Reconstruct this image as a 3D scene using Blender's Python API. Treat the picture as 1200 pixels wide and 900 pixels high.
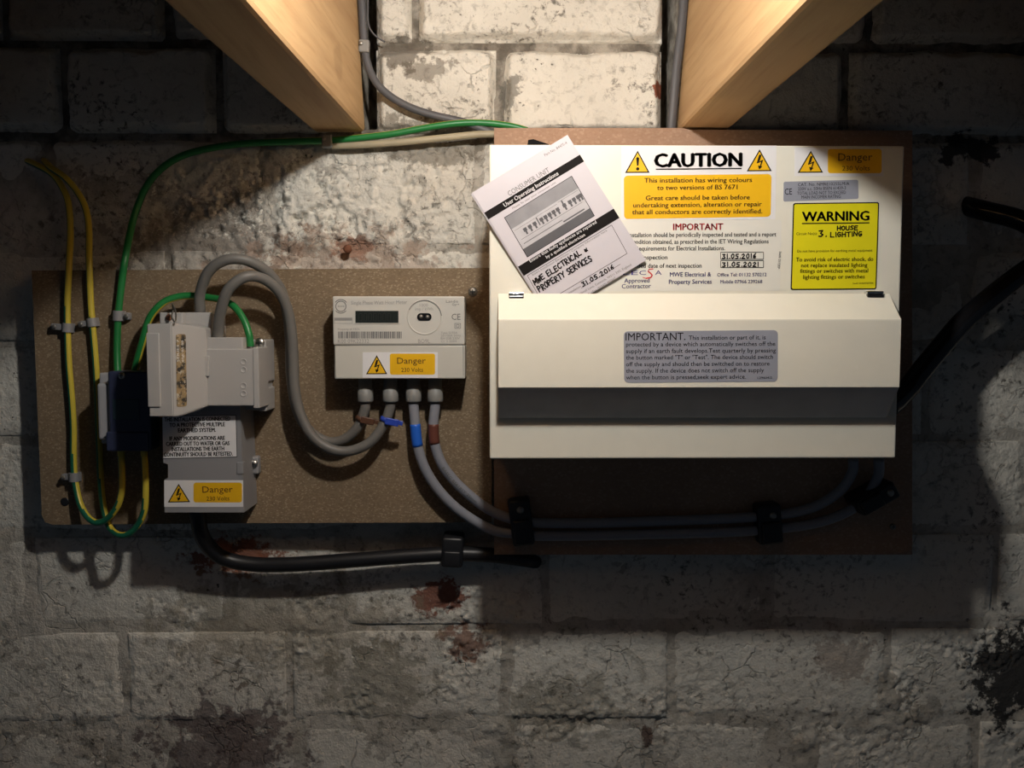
import bpy, bmesh, math, random
import numpy as np
from mathutils import Vector, Matrix, Euler

for o in list(bpy.data.objects):
    bpy.data.objects.remove(o, do_unlink=True)
scene = bpy.context.scene
COL = scene.collection
random.seed(7)

# ------------------------------------------------------------------ camera, world, exposure
F = 1000.0                       # focal length in pixels of a 1200x900 frame
ZC = 1.55
CAM = Vector((0.0, -0.85, ZC))
PITCH = math.atan(64 / F)
YAW = math.atan(15 / F)
ROT = Euler((math.pi / 2 - PITCH, 0, -YAW), 'XYZ').to_matrix()
cd = bpy.data.cameras.new('camera')
cd.sensor_width = 36; cd.lens = 36 * F / 1200; cd.clip_start = 0.02; cd.clip_end = 30
cam = bpy.data.objects.new('camera', cd); COL.objects.link(cam)
cam.location = CAM; cam.rotation_euler = (math.pi / 2 - PITCH, 0, -YAW)
scene.camera = cam

w = bpy.data.worlds.new('cellar_gloom'); scene.world = w; w.use_nodes = True
w.node_tree.nodes['Background'].inputs[0].default_value = (0.56, 0.74, 1.0, 1)
w.node_tree.nodes['Background'].inputs[1].default_value = 0.031
scene.view_settings.view_transform = 'Standard'
scene.view_settings.look = 'None'
scene.view_settings.gamma = 1.0
scene.view_settings.use_curve_mapping = False
scene.view_settings.exposure = 0.0
LAMP_STRENGTH = 840.0
LAMP_COLOR = (1.0, 0.965, 0.905)

# ------------------------------------------------------------------ pixel <-> place
def ray(px, py):
    return ROT @ Vector(((px - 600) / F, (450 - py) / F, -1.0))
def P(px, py, d):
    """point seen at a pixel, standing d metres in front of the wall plane"""
    r = ray(px, py); t = (-d - CAM.y) / r.y
    return CAM + r * t
def proj(x, y, z):
    """vectorised world -> pixel"""
    M = np.array(ROT).T
    q = np.stack([x - CAM.x, y - CAM.y, z - CAM.z], 0).reshape(3, -1)
    c = M @ q
    return (600 + F * c[0] / -c[2]).reshape(np.shape(x)), (450 - F * c[1] / -c[2]).reshape(np.shape(x))
class Surf:
    def __init__(s, o, n): s.o = Vector(o); s.n = Vector(n).normalized()
    def __call__(s, p, off=0.0):
        r = ray(*p); t = (s.o - CAM).dot(s.n) / r.dot(s.n)
        return CAM + r * t + s.n * off
def front(d): return Surf((0, -d, 0), (0, -1, 0))

# ------------------------------------------------------------------ numpy noise
def _h(ix, iy, s):
    n = (ix.astype(np.int64) * 374761393 + iy.astype(np.int64) * 668265263 + s * 974634777) & 0xffffffff
    n = ((n ^ (n >> 13)) * 1274126177) & 0xffffffff
    n = n ^ (n >> 16)
    return (n & 0xffff) / 65535.0
def vnoise(x, y, s=0):
    ix = np.floor(x); iy = np.floor(y); fx = x - ix; fy = y - iy
    fx = fx * fx * (3 - 2 * fx); fy = fy * fy * (3 - 2 * fy)
    a = _h(ix, iy, s); b = _h(ix + 1, iy, s); c = _h(ix, iy + 1, s); d = _h(ix + 1, iy + 1, s)
    return (a + (b - a) * fx) * (1 - fy) + (c + (d - c) * fx) * fy
def fbm(x, y, f, o=4, s=0, g=0.5):
    t = 0; a = 1; n = 0
    for i in range(o):
        t = t + a * (vnoise(x * f + 17.3 * i, y * f + 9.1 * i, s + i) * 2 - 1); n += a
        a *= g; f *= 2.03
    return t / n
def sstep(a, b, x):
    t = np.clip((x - a) / (b - a), 0, 1); return t * t * (3 - 2 * t)

# ------------------------------------------------------------------ materials
MATS = {}
def nodes_of(name):
    m = bpy.data.materials.new(name); m.use_nodes = True
    nt = m.node_tree; b = nt.nodes['Principled BSDF']
    MATS[name] = m
    return m, nt, b
def mat(name, col, rough=0.5, metal=0.0, var=0.06, scale=60, bump=0.0, bscale=300, spec=0.5, coat=0.0):
    """plain material with a little procedural variation in tone"""
    m, nt, b = nodes_of(name)
    N = nt.nodes; L = nt.links
    geo = N.new('ShaderNodeNewGeometry')
    no = N.new('ShaderNodeTexNoise'); no.inputs['Scale'].default_value = scale; no.inputs['Detail'].default_value = 4
    L.new(geo.outputs['Position'], no.inputs['Vector'])
    mr = N.new('ShaderNodeMapRange'); mr.inputs['To Min'].default_value = 1 - var; mr.inputs['To Max'].default_value = 1 + var
    mr.inputs['From Min'].default_value = 0.3; mr.inputs['From Max'].default_value = 0.7
    L.new(no.outputs['Fac'], mr.inputs['Value'])
    mx = N.new('ShaderNodeMix'); mx.data_type = 'RGBA'; mx.blend_type = 'MULTIPLY'; mx.inputs['Factor'].default_value = 1
    mx.inputs['A'].default_value = (*col, 1)
    L.new(mr.outputs['Result'], mx.inputs['B'])
    L.new(mx.outputs['Result'], b.inputs['Base Color'])
    b.inputs['Roughness'].default_value = rough; b.inputs['Metallic'].default_value = metal
    b.inputs['Specular IOR Level'].default_value = spec; b.inputs['Coat Weight'].default_value = coat
    if bump:
        n2 = N.new('ShaderNodeTexNoise'); n2.inputs['Scale'].default_value = bscale; n2.inputs['Detail'].default_value = 3
        L.new(geo.outputs['Position'], n2.inputs['Vector'])
        bp = N.new('ShaderNodeBump'); bp.inputs['Strength'].default_value = bump; bp.inputs['Distance'].default_value = 0.001
        L.new(n2.outputs['Fac'], bp.inputs['Height']); L.new(bp.outputs['Normal'], b.inputs['Normal'])
    return m
def srgb(r, g, b):
    f = lambda c: (c / 255 / 12.92) if c / 255 <= 0.04045 else ((c / 255 + 0.055) / 1.055) ** 2.4
    return (f(r), f(g), f(b))

class G:
    """tiny node-graph helper"""
    def __init__(s, nt): s.N = nt.nodes; s.L = nt.links; s.geo = s.N.new('ShaderNodeNewGeometry'); s.pos = s.geo.outputs['Position']
    def noise(s, scale, detail=4, rough=0.5, vec=None, dist=0.0):
        n = s.N.new('ShaderNodeTexNoise'); n.inputs['Scale'].default_value = scale; n.inputs['Detail'].default_value = detail
        n.inputs['Roughness'].default_value = rough; n.inputs['Distortion'].default_value = dist
        s.L.new(vec or s.pos, n.inputs['Vector']); return n.outputs['Fac']
    def ramp(s, v, a, b, lo=0.0, hi=1.0):
        n = s.N.new('ShaderNodeMapRange'); n.interpolation_type = 'SMOOTHSTEP'
        n.inputs['From Min'].default_value = a; n.inputs['From Max'].default_value = b
        n.inputs['To Min'].default_value = lo; n.inputs['To Max'].default_value = hi
        s.L.new(v, n.inputs['Value']); return n.outputs['Result']
    def math(s, op, a, b):
        n = s.N.new('ShaderNodeMath'); n.operation = op
        for i, v in enumerate((a, b)):
            if isinstance(v, (int, float)): n.inputs[i].default_value = v
            else: s.L.new(v, n.inputs[i])
        return n.outputs[0]
    def mix(s, f, a, b, mode='MIX'):
        n = s.N.new('ShaderNodeMix'); n.data_type = 'RGBA'; n.blend_type = mode
        for k, v in (('Factor', f), ('A', a), ('B', b)):
            if isinstance(v, (int, float)): n.inputs[k].default_value = v
            elif isinstance(v, tuple): n.inputs[k].default_value = (*v, 1)
            else: s.L.new(v, n.inputs[k])
        return n.outputs['Result']
    def scaled(s, sc):
        n = s.N.new('ShaderNodeVectorMath'); n.operation = 'MULTIPLY'; n.inputs[1].default_value = sc
        s.L.new(s.pos, n.inputs[0]); return n.outputs[0]
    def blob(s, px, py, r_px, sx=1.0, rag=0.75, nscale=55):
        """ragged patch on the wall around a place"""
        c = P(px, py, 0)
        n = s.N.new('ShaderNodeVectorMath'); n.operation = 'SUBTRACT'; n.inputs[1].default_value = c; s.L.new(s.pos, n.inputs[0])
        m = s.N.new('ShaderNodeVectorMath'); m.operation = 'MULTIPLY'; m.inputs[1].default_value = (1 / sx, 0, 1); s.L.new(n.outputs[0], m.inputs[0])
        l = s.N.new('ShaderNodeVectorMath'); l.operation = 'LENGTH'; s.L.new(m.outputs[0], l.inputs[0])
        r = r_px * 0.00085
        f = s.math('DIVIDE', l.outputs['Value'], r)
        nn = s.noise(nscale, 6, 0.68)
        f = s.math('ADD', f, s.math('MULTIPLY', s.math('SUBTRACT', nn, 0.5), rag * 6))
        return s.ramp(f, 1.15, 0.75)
    def bump(s, b, hs, strength=0.5, dist=0.001):
        n = s.N.new('ShaderNodeBump'); n.inputs['Strength'].default_value = strength; n.inputs['Distance'].default_value = dist
        s.L.new(hs, n.inputs['Height']); s.L.new(n.outputs['Normal'], b.inputs['Normal'])

def wall_material(name, mortar=False):
    m, nt, b = nodes_of(name); g = G(nt)
    if mortar:
        base = g.mix(g.ramp(g.noise(45, 5, .6), .35, .65), (0.13, 0.115, 0.095), (0.38, 0.35, 0.30))
        # the lower wall was painted over, joints and all
        sep = g.N.new('ShaderNodeSeparateXYZ'); g.L.new(g.pos, sep.inputs[0])
        zz = g.math('ADD', sep.outputs['Z'], g.math('MULTIPLY', g.noise(16, 4, .6), .12))
        base = g.mix(g.ramp(zz, ZC + .215, ZC + .255), g.mix(g.ramp(g.noise(20, 5, .65), .35, .6), (0.42, 0.39, 0.335), (0.60, 0.57, 0.51)), base)
    else:
        base = g.mix(g.ramp(g.noise(7, 5, .6), .3, .7), (0.66, 0.63, 0.56), (0.79, 0.765, 0.69))
    # grimy speckle, worn through in patches
    patch = g.ramp(g.noise(9, 4, .6), .42, .66)
    sp = g.ramp(g.noise(120, 6, .68, dist=.4), .50, .66)
    f = g.math('MULTIPLY', sp, g.math('ADD', g.math('MULTIPLY', patch, .75), .22))
    base = g.mix(f, base, (0.085, 0.075, 0.06))
    stain = g.ramp(g.noise(18, 6, .7, dist=.8), .60, .75)
    base = g.mix(g.math('MULTIPLY', stain, .6), base, (0.17, 0.15, 0.115))
    for (x, y, r, sx, c, k) in ((262, 880, 62, 1.3, (0.09, 0.05, 0.055), .7), (1195, 790, 62, 1.0, (0.02, 0.02, 0.022), .95),
                             (515, 700, 22, 1.3, (0.22, 0.065, 0.035), .9), (545, 752, 20, 1.2, (0.20, 0.08, 0.045), .8),
                             (280, 652, 22, 2.2, (0.25, 0.075, 0.035), .9), (772, 105, 10, .6, (0.27, 0.07, 0.03), .95),
                             (235, 290, 55, 1.8, (0.12, 0.095, 0.08), .55), (410, 292, 14, 1.6, (0.25, 0.11, 0.07), .8),
                             (400, 312, 40, 2.6, (0.36, 0.22, 0.15), .45), (500, 165, 26, 3.2, (0.10, 0.085, 0.06), .6),
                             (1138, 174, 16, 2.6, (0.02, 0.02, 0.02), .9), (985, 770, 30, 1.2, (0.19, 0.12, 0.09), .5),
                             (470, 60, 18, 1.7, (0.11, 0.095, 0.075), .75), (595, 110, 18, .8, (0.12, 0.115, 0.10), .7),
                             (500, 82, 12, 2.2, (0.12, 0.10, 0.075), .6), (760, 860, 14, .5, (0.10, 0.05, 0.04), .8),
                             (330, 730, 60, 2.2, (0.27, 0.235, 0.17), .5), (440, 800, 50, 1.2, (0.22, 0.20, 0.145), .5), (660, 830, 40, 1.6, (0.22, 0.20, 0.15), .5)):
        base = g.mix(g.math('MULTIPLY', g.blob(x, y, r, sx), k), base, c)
    # flaked cracks and dark pits
    vo = g.N.new('ShaderNodeTexVoronoi'); vo.feature = 'DISTANCE_TO_EDGE'; vo.inputs['Scale'].default_value = 24
    wv = g.N.new('ShaderNodeTexNoise'); wv.inputs['Scale'].default_value = 30; wv.inputs['Detail'].default_value = 6; g.L.new(g.pos, wv.inputs['Vector'])
    wa = g.N.new('ShaderNodeVectorMath'); wa.operation = 'MULTIPLY_ADD'; wa.inputs[1].default_value = (.07, .07, .07); g.L.new(wv.outputs['Color'], wa.inputs[0]); g.L.new(g.pos, wa.inputs[2])
    g.L.new(wa.outputs[0], vo.inputs['Vector'])
    crack = g.math('MULTIPLY', g.ramp(vo.outputs['Distance'], .035, .008), g.ramp(g.noise(13, 4, .6), .52, .62))
    pit = g.math('MULTIPLY', g.ramp(g.noise(210, 3, .6), .66, .71), g.ramp(g.noise(15, 4, .6), .45, .62))
    flaw = g.math('MAXIMUM', crack, pit)
    base = g.mix(g.math('MAXIMUM', g.math('MULTIPLY', crack, .22), g.math('MULTIPLY', pit, .85)), base, (0.05, 0.043, 0.034))
    nt.links.new(base, b.inputs['Base Color'])
    b.inputs['Roughness'].default_value = 0.82; b.inputs['Specular IOR Level'].default_value = 0.25
    h = g.math('ADD', g.math('MULTIPLY', g.noise(420, 4, .6), .5), g.noise(110, 6, .65))
    h = g.math('SUBTRACT', h, g.math('MULTIPLY', flaw, .8))
    g.bump(b, h, 0.8, 0.0024)
    return m
def wood_material(name, ca, cb, cc, axis='Y', ring=1.0):
    m, nt, b = nodes_of(name); g = G(nt)
    st = {'Y': (26, 1.6, 26), 'X': (1.6, 26, 26)}[axis]
    v = g.scaled(st)
    base = g.mix(g.ramp(g.noise(1.0 * ring, 5, .55, v, 1.2), .32, .68), ca, cb)
    fine = g.noise(7, 4, .6, v)
    base = g.mix(g.ramp(fine, .45, .75, 0, .45), base, cc)
    kn = g.ramp(g.noise(11, 2, .4), .70, .76)
    base = g.mix(g.math('MULTIPLY', kn, .22), base, (cc[0] * .5, cc[1] * .45, cc[2] * .4))
    nt.links.new(base, b.inputs['Base Color'])
    b.inputs['Roughness'].default_value = .62; b.inputs['Specular IOR Level'].default_value = .3
    g.bump(b, fine, .25, .0006)
    return m
def chip_material(name, ca, cb, cc, flake=170):
    m, nt, b = nodes_of(name); g = G(nt)
    vo = g.N.new('ShaderNodeTexVoronoi'); vo.inputs['Scale'].default_value = flake
    g.L.new(g.scaled((1, 1, 1.5)), vo.inputs['Vector'])
    sep = g.N.new('ShaderNodeSeparateColor'); g.L.new(vo.outputs['Color'], sep.inputs[0])
    base = g.mix(sep.outputs[0], ca, cb)
    base = g.mix(g.ramp(sep.outputs[1], .80, .95), base, cc)
    base = g.mix(g.ramp(g.noise(9, 5, .6), .35, .75, 0, .35), base, (ca[0] * .6, ca[1] * .6, ca[2] * .6))
    nt.links.new(base, b.inputs['Base Color'])
    b.inputs['Roughness'].default_value = .75; b.inputs['Specular IOR Level'].default_value = .25
    g.bump(b, g.noise(260, 4, .6), .3, .0008)
    return m
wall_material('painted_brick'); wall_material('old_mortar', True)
wood_material('pine', (0.47, 0.30, 0.150), (0.57, 0.385, 0.20), (0.37, 0.22, 0.10))
wood_material('floorboard_wood', (0.23, 0.15, 0.085), (0.30, 0.20, 0.12), (0.16, 0.10, 0.05), 'X')
chip_material('chipboard', (0.20, 0.142, 0.088), (0.265, 0.195, 0.123), (0.34, 0.265, 0.175), 620)
chip_material('hardboard', (0.37, 0.235, 0.16), (0.41, 0.265, 0.185), (0.46, 0.31, 0.22), 420)
mat('stone_floor', (0.16, 0.15, 0.14), .9, var=.3, scale=6, bump=.5, bscale=40)
mat('cream_metal', (0.80, 0.775, 0.675), .42, var=.015, bump=.05, bscale=900)
mat('lip_grey', (0.60, 0.60, 0.60), .35, var=.05)
mat('white_sticker', (0.80, 0.79, 0.80), .38, var=.01)
mat('off_white_sticker', (0.78, 0.765, 0.70), .4, var=.01)
mat('amber', (0.86, 0.49, 0.012), .38, var=.02)
mat('bright_yellow', (0.80, 0.72, 0.012), .4, var=.02)
mat('silver_sticker', (0.34, 0.355, 0.42), .42, metal=.1, var=.04)
mat('ink', (0.012, 0.010, 0.010), .7, var=.1, spec=.12)
mat('matte_black', (0.010, 0.010, 0.011), .9, var=.1, spec=.1)
mat('amber_ink', (0.085, 0.03, 0.008), .5, var=.1)
mat('grey_ink', (0.32, 0.31, 0.30), .5, var=.1)
mat('mid_ink', (0.15, 0.15, 0.15), .5, var=.1)
mat('red_ink', (0.74, 0.05, 0.06), .5, var=.05)
mat('blue_ink', (0.055, 0.045, 0.22), .5, var=.05)
mat('paper', (0.60, 0.575, 0.625), .55, var=.012)
mat('white_ink', (0.78, 0.77, 0.80), .5, var=.02)
mat('photo_grey_light', (0.50, 0.49, 0.52), .45, var=.08, scale=90)
mat('photo_grey_mid', (0.27, 0.27, 0.29), .45, var=.1, scale=90)
mat('photo_grey_dark', (0.10, 0.10, 0.11), .45, var=.1)
mat('meter_white', (0.62, 0.60, 0.55), .42, var=.015)
mat('meter_cover', (0.60, 0.58, 0.52), .42, var=.015)
mat('lcd', (0.022, 0.027, 0.025), .25, var=.1)
mat('lcd_segment', (0.015, 0.018, 0.016), .3)
mat('black_plastic', (0.014, 0.014, 0.016), .42, var=.1)
mat('glossy_black', (0.012, 0.012, 0.014), .15, var=.1)
mat('cutout_grey', (0.44, 0.425, 0.41), .5, var=.03, scale=25)
mat('cutout_dark_grey', (0.27, 0.27, 0.28), .5, var=.03, scale=25)
mat('pale_plastic', (0.42, 0.41, 0.42), .45, var=.02)
mat('navy_plastic', (0.035, 0.042, 0.085), .35, var=.05)
mat('navy_panel', (0.03, 0.055, 0.07), .3, var=.05)
mat('grey_pvc', (0.155, 0.147, 0.135), .48, var=.04)
mat('blue_grey_pvc', (0.27, 0.275, 0.31), .42, var=.03)
mat('twin_grey_pvc', (0.085, 0.085, 0.092), .5, var=.04)
mat('sleeve_grey', (0.24, 0.237, 0.225), .5, var=.03)
mat('cream_pvc', (0.37, 0.32, 0.215), .5, var=.12, scale=40)
mat('earth_green', (0.016, 0.19, 0.045), .40, var=.05)
mat('earth_teal', (0.010, 0.13, 0.07), .40, var=.05)
mat('earth_yellow', (0.60, 0.47, 0.05), .40, var=.05)
mat('blue_tape', (0.02, 0.13, 0.62), .4, var=.04)
mat('brown_tape', (0.14, 0.045, 0.03), .45, var=.06)
mat('brown_tie', (0.10, 0.045, 0.025), .4, var=.06)
mat('blue_tie', (0.03, 0.07, 0.45), .35, var=.05)
mat('clip_grey', (0.26, 0.255, 0.26), .5, var=.04)
mat('steel', (0.62, 0.60, 0.55), .28, metal=1, var=.06)
mat('dull_steel', (0.32, 0.30, 0.27), .45, metal=.8, var=.15, scale=200)
mat('chrome', (0.72, 0.71, 0.69), .16, metal=1, var=.03)
mat('rust', (0.16, 0.06, 0.03), .8, var=.3, scale=200)
mat('brass', (0.6, 0.42, 0.15), .3, metal=1)
mat('lamp_plastic', (0.75, 0.74, 0.70), .4, var=.02)
def worn_label_material():
    m, nt, b = nodes_of('worn_label'); g = G(nt)
    base = g.mix(g.ramp(g.noise(160, 5, .7), .40, .55), (0.03, 0.027, 0.024), (0.34, 0.24, 0.12))
    base = g.mix(g.ramp(g.noise(330, 4, .6), .56, .66), base, (0.5, 0.45, 0.36))
    nt.links.new(base, b.inputs['Base Color']); b.inputs['Roughness'].default_value = .6
worn_label_material()
m, nt, b = nodes_of('glowing_glass')
b.inputs['Base Color'].default_value = (.9, .9, .88, 1)
b.inputs['Emission Color'].default_value = (*LAMP_COLOR, 1); b.inputs['Emission Strength'].default_value = LAMP_STRENGTH

# ------------------------------------------------------------------ object helpers
OFF = {}                                          # world place of an object's origin
def thing(name, label, cat, loc, group=None):
    o = bpy.data.objects.new(name, None); COL.objects.link(o)
    o.empty_display_size = 0.02; o.location = loc; OFF[o.name] = Vector(loc)
    o['label'] = label; o['category'] = cat
    if group: o['group'] = group
    return o
def link(name, me, parent=None, mats=None, smooth=False, label=None, cat=None, group=None, kind=None):
    """link a mesh whose vertices are in world space"""
    o = bpy.data.objects.new(name, me); COL.objects.link(o)
    for k in (mats if isinstance(mats, (list, tuple)) else [mats]):
        if k: me.materials.append(MATS[k])
    if parent is not None:
        off = OFF[parent.name]; o.parent = parent
    else:
        n = len(me.vertices); co = np.empty(n * 3); me.vertices.foreach_get('co', co); co = co.reshape(-1, 3)
        lo = co.min(0); hi = co.max(0); off = Vector(((lo[0] + hi[0]) / 2, (lo[1] + hi[1]) / 2, lo[2]))
        o.location = off
    OFF[o.name] = Vector(off)
    me.transform(Matrix.Translation(-Vector(off)))
    if smooth: me.polygons.foreach_set('use_smooth', np.ones(len(me.polygons), bool))
    if label: o['label'] = label
    if cat: o['category'] = cat
    if group: o['group'] = group
    if kind: o['kind'] = kind
    me.update()
    return o
def raw(name, verts, faces):
    me = bpy.data.meshes.new(name); me.from_pydata([tuple(v) for v in verts], [], faces); me.update(); return me
def from_bm(name, bm):
    bmesh.ops.recalc_face_normals(bm, faces=bm.faces)
    me = bpy.data.meshes.new(name); bm.to_mesh(me); bm.free(); return me
def box_bm(x0, x1, y0, y1, z0, z1, bev=0.0, seg=2, bm=None):
    own = bmesh.new()
    r = bmesh.ops.create_cube(own, size=1)
    for v in own.verts:
        v.co = Vector(((x0 + x1) / 2 + v.co.x * (x1 - x0), (y0 + y1) / 2 + v.co.y * (y1 - y0), (z0 + z1) / 2 + v.co.z * (z1 - z0)))
    if bev: bmesh.ops.bevel(own, geom=own.edges[:], offset=bev, segments=seg, affect='EDGES', profile=.5)
    if bm is None: return own
    me = bpy.data.meshes.new('t'); own.to_mesh(me); own.free(); bm.from_mesh(me); bpy.data.meshes.remove(me); return bm
def pspan(px0, py0, px1, py1, d):
    cx, cy = (px0 + px1) / 2, (py0 + py1) / 2
    return P(px0, cy, d).x, P(px1, cy, d).x, P(cx, py1, d).z, P(cx, py0, d).z
def pbox(name, px0, py0, px1, py1, df, db, m, parent, bev=.001, seg=2, **k):
    """box whose front (df from the wall) fills the pixel rectangle and whose back stands at db"""
    x0, x1, z0, z1 = pspan(px0, py0, px1, py1, df)
    return link(name, from_bm(name, box_bm(x0, x1, -df, -db, z0, z1, bev, seg)), parent, m, **k)
def prism(name, pts, depth, m, parent, n, **k):
    """extrude a planar outline (world points, seen from the front) by -n*depth"""
    N = len(pts); n = Vector(n)
    vs = [Vector(p) for p in pts] + [Vector(p) - n * depth for p in pts]
    fs = [list(range(N))] + [[N + i for i in range(N - 1, -1, -1)]] + [[i, N + i, N + (i + 1) % N, (i + 1) % N] for i in range(N)]
    bm = bmesh.new(); bv = [bm.verts.new(v) for v in vs]
    for f in fs: bm.faces.new([bv[i] for i in f])
    return link(name, from_bm(name, bm), parent, m, **k)
def rrect(corners, r, seg=5):
    """rounded outline from 4 px corners tl,tr,br,bl"""
    out = []
    C = [Vector(c) for c in corners]
    for i in range(4):
        c = C[i]; a = (C[i - 1] - c).normalized() * r; b = (C[(i + 1) % 4] - c).normalized() * r
        for k in range(seg + 1):
            t = k / seg * math.pi / 2
            out.append(tuple(c + a * (1 - math.sin(t)) + b * (1 - math.cos(t))))
    return out
def rect4(x0, y0, x1, y1): return [(x0, y0), (x1, y0), (x1, y1), (x0, y1)]
def plate(name, S, pts, lo, hi, m, parent, **k):
    """thin flat piece on a surface: pixel outline pts, from lo to hi metres above it"""
    return prism(name, [S(p, hi) for p in pts], hi - lo, m, parent, S.n, **k)
def lathe(name, profile, base, axis, m, parent, seg=20, smooth=True, **k):
    """profile [(r, h)], axis = unit direction"""
    axis = Vector(axis).normalized(); u = axis.orthogonal().normalized(); v = axis.cross(u)
    vs = []; fs = []
    for r, h in profile:
        for i in range(seg):
            a = 2 * math.pi * i / seg
            vs.append(Vector(base) + axis * h + (u * math.cos(a) + v * math.sin(a)) * max(r, 1e-5))
    for j in range(len(profile) - 1):
        for i in range(seg):
            fs.append([j * seg + i, j * seg + (i + 1) % seg, (j + 1) * seg + (i + 1) % seg, (j + 1) * seg + i])
    fs.append(list(range(seg))[::-1]); fs.append([(len(profile) - 1) * seg + i for i in range(seg)])
    bm = bmesh.new(); bv = [bm.verts.new(p) for p in vs]
    for f in fs: bm.faces.new([bv[i] for i in f])
    return link(name, from_bm(name, bm), parent, m, smooth, **k)
def spline(pts, sub=8):
    pts = [Vector(p) for p in pts]
    e = [pts[0] * 2 - pts[1]] + pts + [pts[-1] * 2 - pts[-2]]
    out = []
    for i in range(1, len(e) - 2):
        p0, p1, p2, p3 = e[i - 1:i + 3]
        for k in range(sub):
            t = k / sub
            out.append(.5 * ((2 * p1) + (p2 - p0) * t + (2 * p0 - 5 * p1 + 4 * p2 - p3) * t * t + (3 * p1 - p0 - 3 * p2 + p3) * t ** 3))
    out.append(pts[-1]); return out
def tube_mesh(name, path, r, seg=14, stripe=None, flat=None):
    """tube along path; stripe = f(angle index fraction, length fraction) -> material slot; flat=(a,b) ellipse radii factors"""
    n = len(path); tang = [(path[min(i + 1, n - 1)] - path[max(i - 1, 0)]).normalized() for i in range(n)]
    up = Vector((0, -1, 0)); vs = []; fs = []; mi = []
    for i in range(n):
        t = tang[i]; u = (up - t * up.dot(t))
        if u.length < .05: u = t.orthogonal()
        u.normalize(); v = t.cross(u)
        for k in range(seg):
            a = 2 * math.pi * k / seg
            fa, fb = flat or (1, 1)
            vs.append(path[i] + u * (r * fa * math.cos(a)) + v * (r * fb * math.sin(a)))
    for i in range(n - 1):
        for k in range(seg):
            fs.append([i * seg + k, i * seg + (k + 1) % seg, (i + 1) * seg + (k + 1) % seg, (i + 1) * seg + k])
            mi.append(stripe((k + .5) / seg, i / n) if stripe else 0)
    fs.append(list(range(seg))[::-1]); fs.append([(n - 1) * seg + k for k in range(seg)]); mi += [0, 0]
    me = raw(name, vs, fs); me.polygons.foreach_set('material_index', mi)
    return me
DS = 1.24                                         # depth scale of the cable runs
def ppath(pts, sub=8): return spline([P(x, y, d * DS / 1000) for x, y, d in pts], sub)

# ------------------------------------------------------------------ lettering
FONT_CACHE = {}
def text_geo(s, bold=0.0):
    key = (s, bold)
    if key not in FONT_CACHE:
        c = bpy.data.curves.new('t', 'FONT'); c.body = s; c.size = 1.0; c.resolution_u = 2; c.offset = bold
        o = bpy.data.objects.new('t', c)
        me = bpy.data.meshes.new_from_object(o)
        V = [v.co.copy() for v in me.vertices]; Fc = [list(p.vertices) for p in me.polygons]
        bpy.data.objects.remove(o); bpy.data.curves.remove(c); bpy.data.meshes.remove(me)
        FONT_CACHE[key] = (V, Fc)
    return FONT_CACHE[key]
_h = _h
CAPV = text_geo('H')[0]; CAP = max(v.y for v in CAPV) - min(v.y for v in CAPV)
class Ink:
    """collects flat marks of one colour on one surface into one mesh"""
    def __init__(s, S, off): s.S = S; s.off = off; s.v = []; s.f = []
    def text(s, string, p0, p1, cap, bold=0.012):
        V, Fc = text_geo(string, 0.0)
        if not V: return
        x0 = min(v.x for v in V); x1 = max(v.x for v in V)
        W0 = s.S(p0); W1 = s.S(p1); ex = (W1 - W0); L = ex.length; ex.normalize(); ey = s.S.n.cross(ex)
        mpp = L / math.dist(p0, p1)
        sx = L / (x1 - x0); sy = cap * mpp / CAP
        # heavier weights: the same print laid over itself a hair to each side
        for q in ([(0, 0)] if bold <= .012 else [(-bold, -.3 * bold), (bold, .3 * bold)] if bold <= .022 else [(-bold, 0), (0, 0), (bold, 0), (0, .5 * bold), (0, -.5 * bold)]):
            b = len(s.v)
            for v in V: s.v.append(W0 + ex * ((v.x - x0 + q[0]) * sx) + ey * ((v.y + q[1]) * sy) + s.S.n * s.off)
            s.f += [[i + b for i in f] for f in Fc]
    def poly(s, pts):
        b = len(s.v); s.v += [s.S(p, s.off) for p in pts]; s.f.append(list(range(b, b + len(pts))))
    def line(s, a, b, wd):
        a = Vector(a); b = Vector(b); t = (b - a).normalized() * (wd / 2); n = Vector((-t.y, t.x))
        s.poly([a - n, b - n, b + n, a + n])
    def loop(s, pts, wd):
        for i in range(len(pts)): s.line(pts[i], pts[(i + 1) % len(pts)], wd)
    def disc(s, c, r, n=12, ry=None):
        s.poly([(c[0] + r * math.cos(2 * math.pi * i / n), c[1] + (ry or r) * math.sin(2 * math.pi * i / n)) for i in range(n)])
    def arc(s, c, r, wd, a0, a1, n=24):
        q = [(c[0] + r * math.cos(a0 + (a1 - a0) * i / n), c[1] + r * math.sin(a0 + (a1 - a0) * i / n)) for i in range(n + 1)]
        for i in range(n): s.line(q[i], q[i + 1], wd)
    def hand(s, string, p0, p1, h, wd, jit=.06, seed=1):
        rnd = random.Random(seed)
        p0 = Vector(p0); p1 = Vector(p1); ex = (p1 - p0); L = ex.length; ex.normalize(); up = Vector((ex.y, -ex.x))
        adv = {' ': .55, '.': .4, 'I': .35, '1': .45, '-': .45}
        tot = sum(adv.get(c, .85) for c in string); u = L / tot; x = 0
        for c in string:
            wd_c = adv.get(c, .85) * u; jy = rnd.uniform(-jit, jit) * h; sl = rnd.uniform(.02, .16)
            for st in STROKES.get(c, []):
                q = [p0 + ex * (x + (a * .80 + sl * bb * .6) * wd_c) + up * (bb * h + jy + rnd.uniform(-.04, .04) * h) for a, bb in st]
                for i in range(len(q) - 1): s.line(q[i], q[i + 1], wd)
                for k in q: s.disc(k, wd / 2, 8)
            x += wd_c
    def build(s, name, m, parent, **k):
        return link(name, raw(name, s.v, s.f), parent, m, **k)
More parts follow.
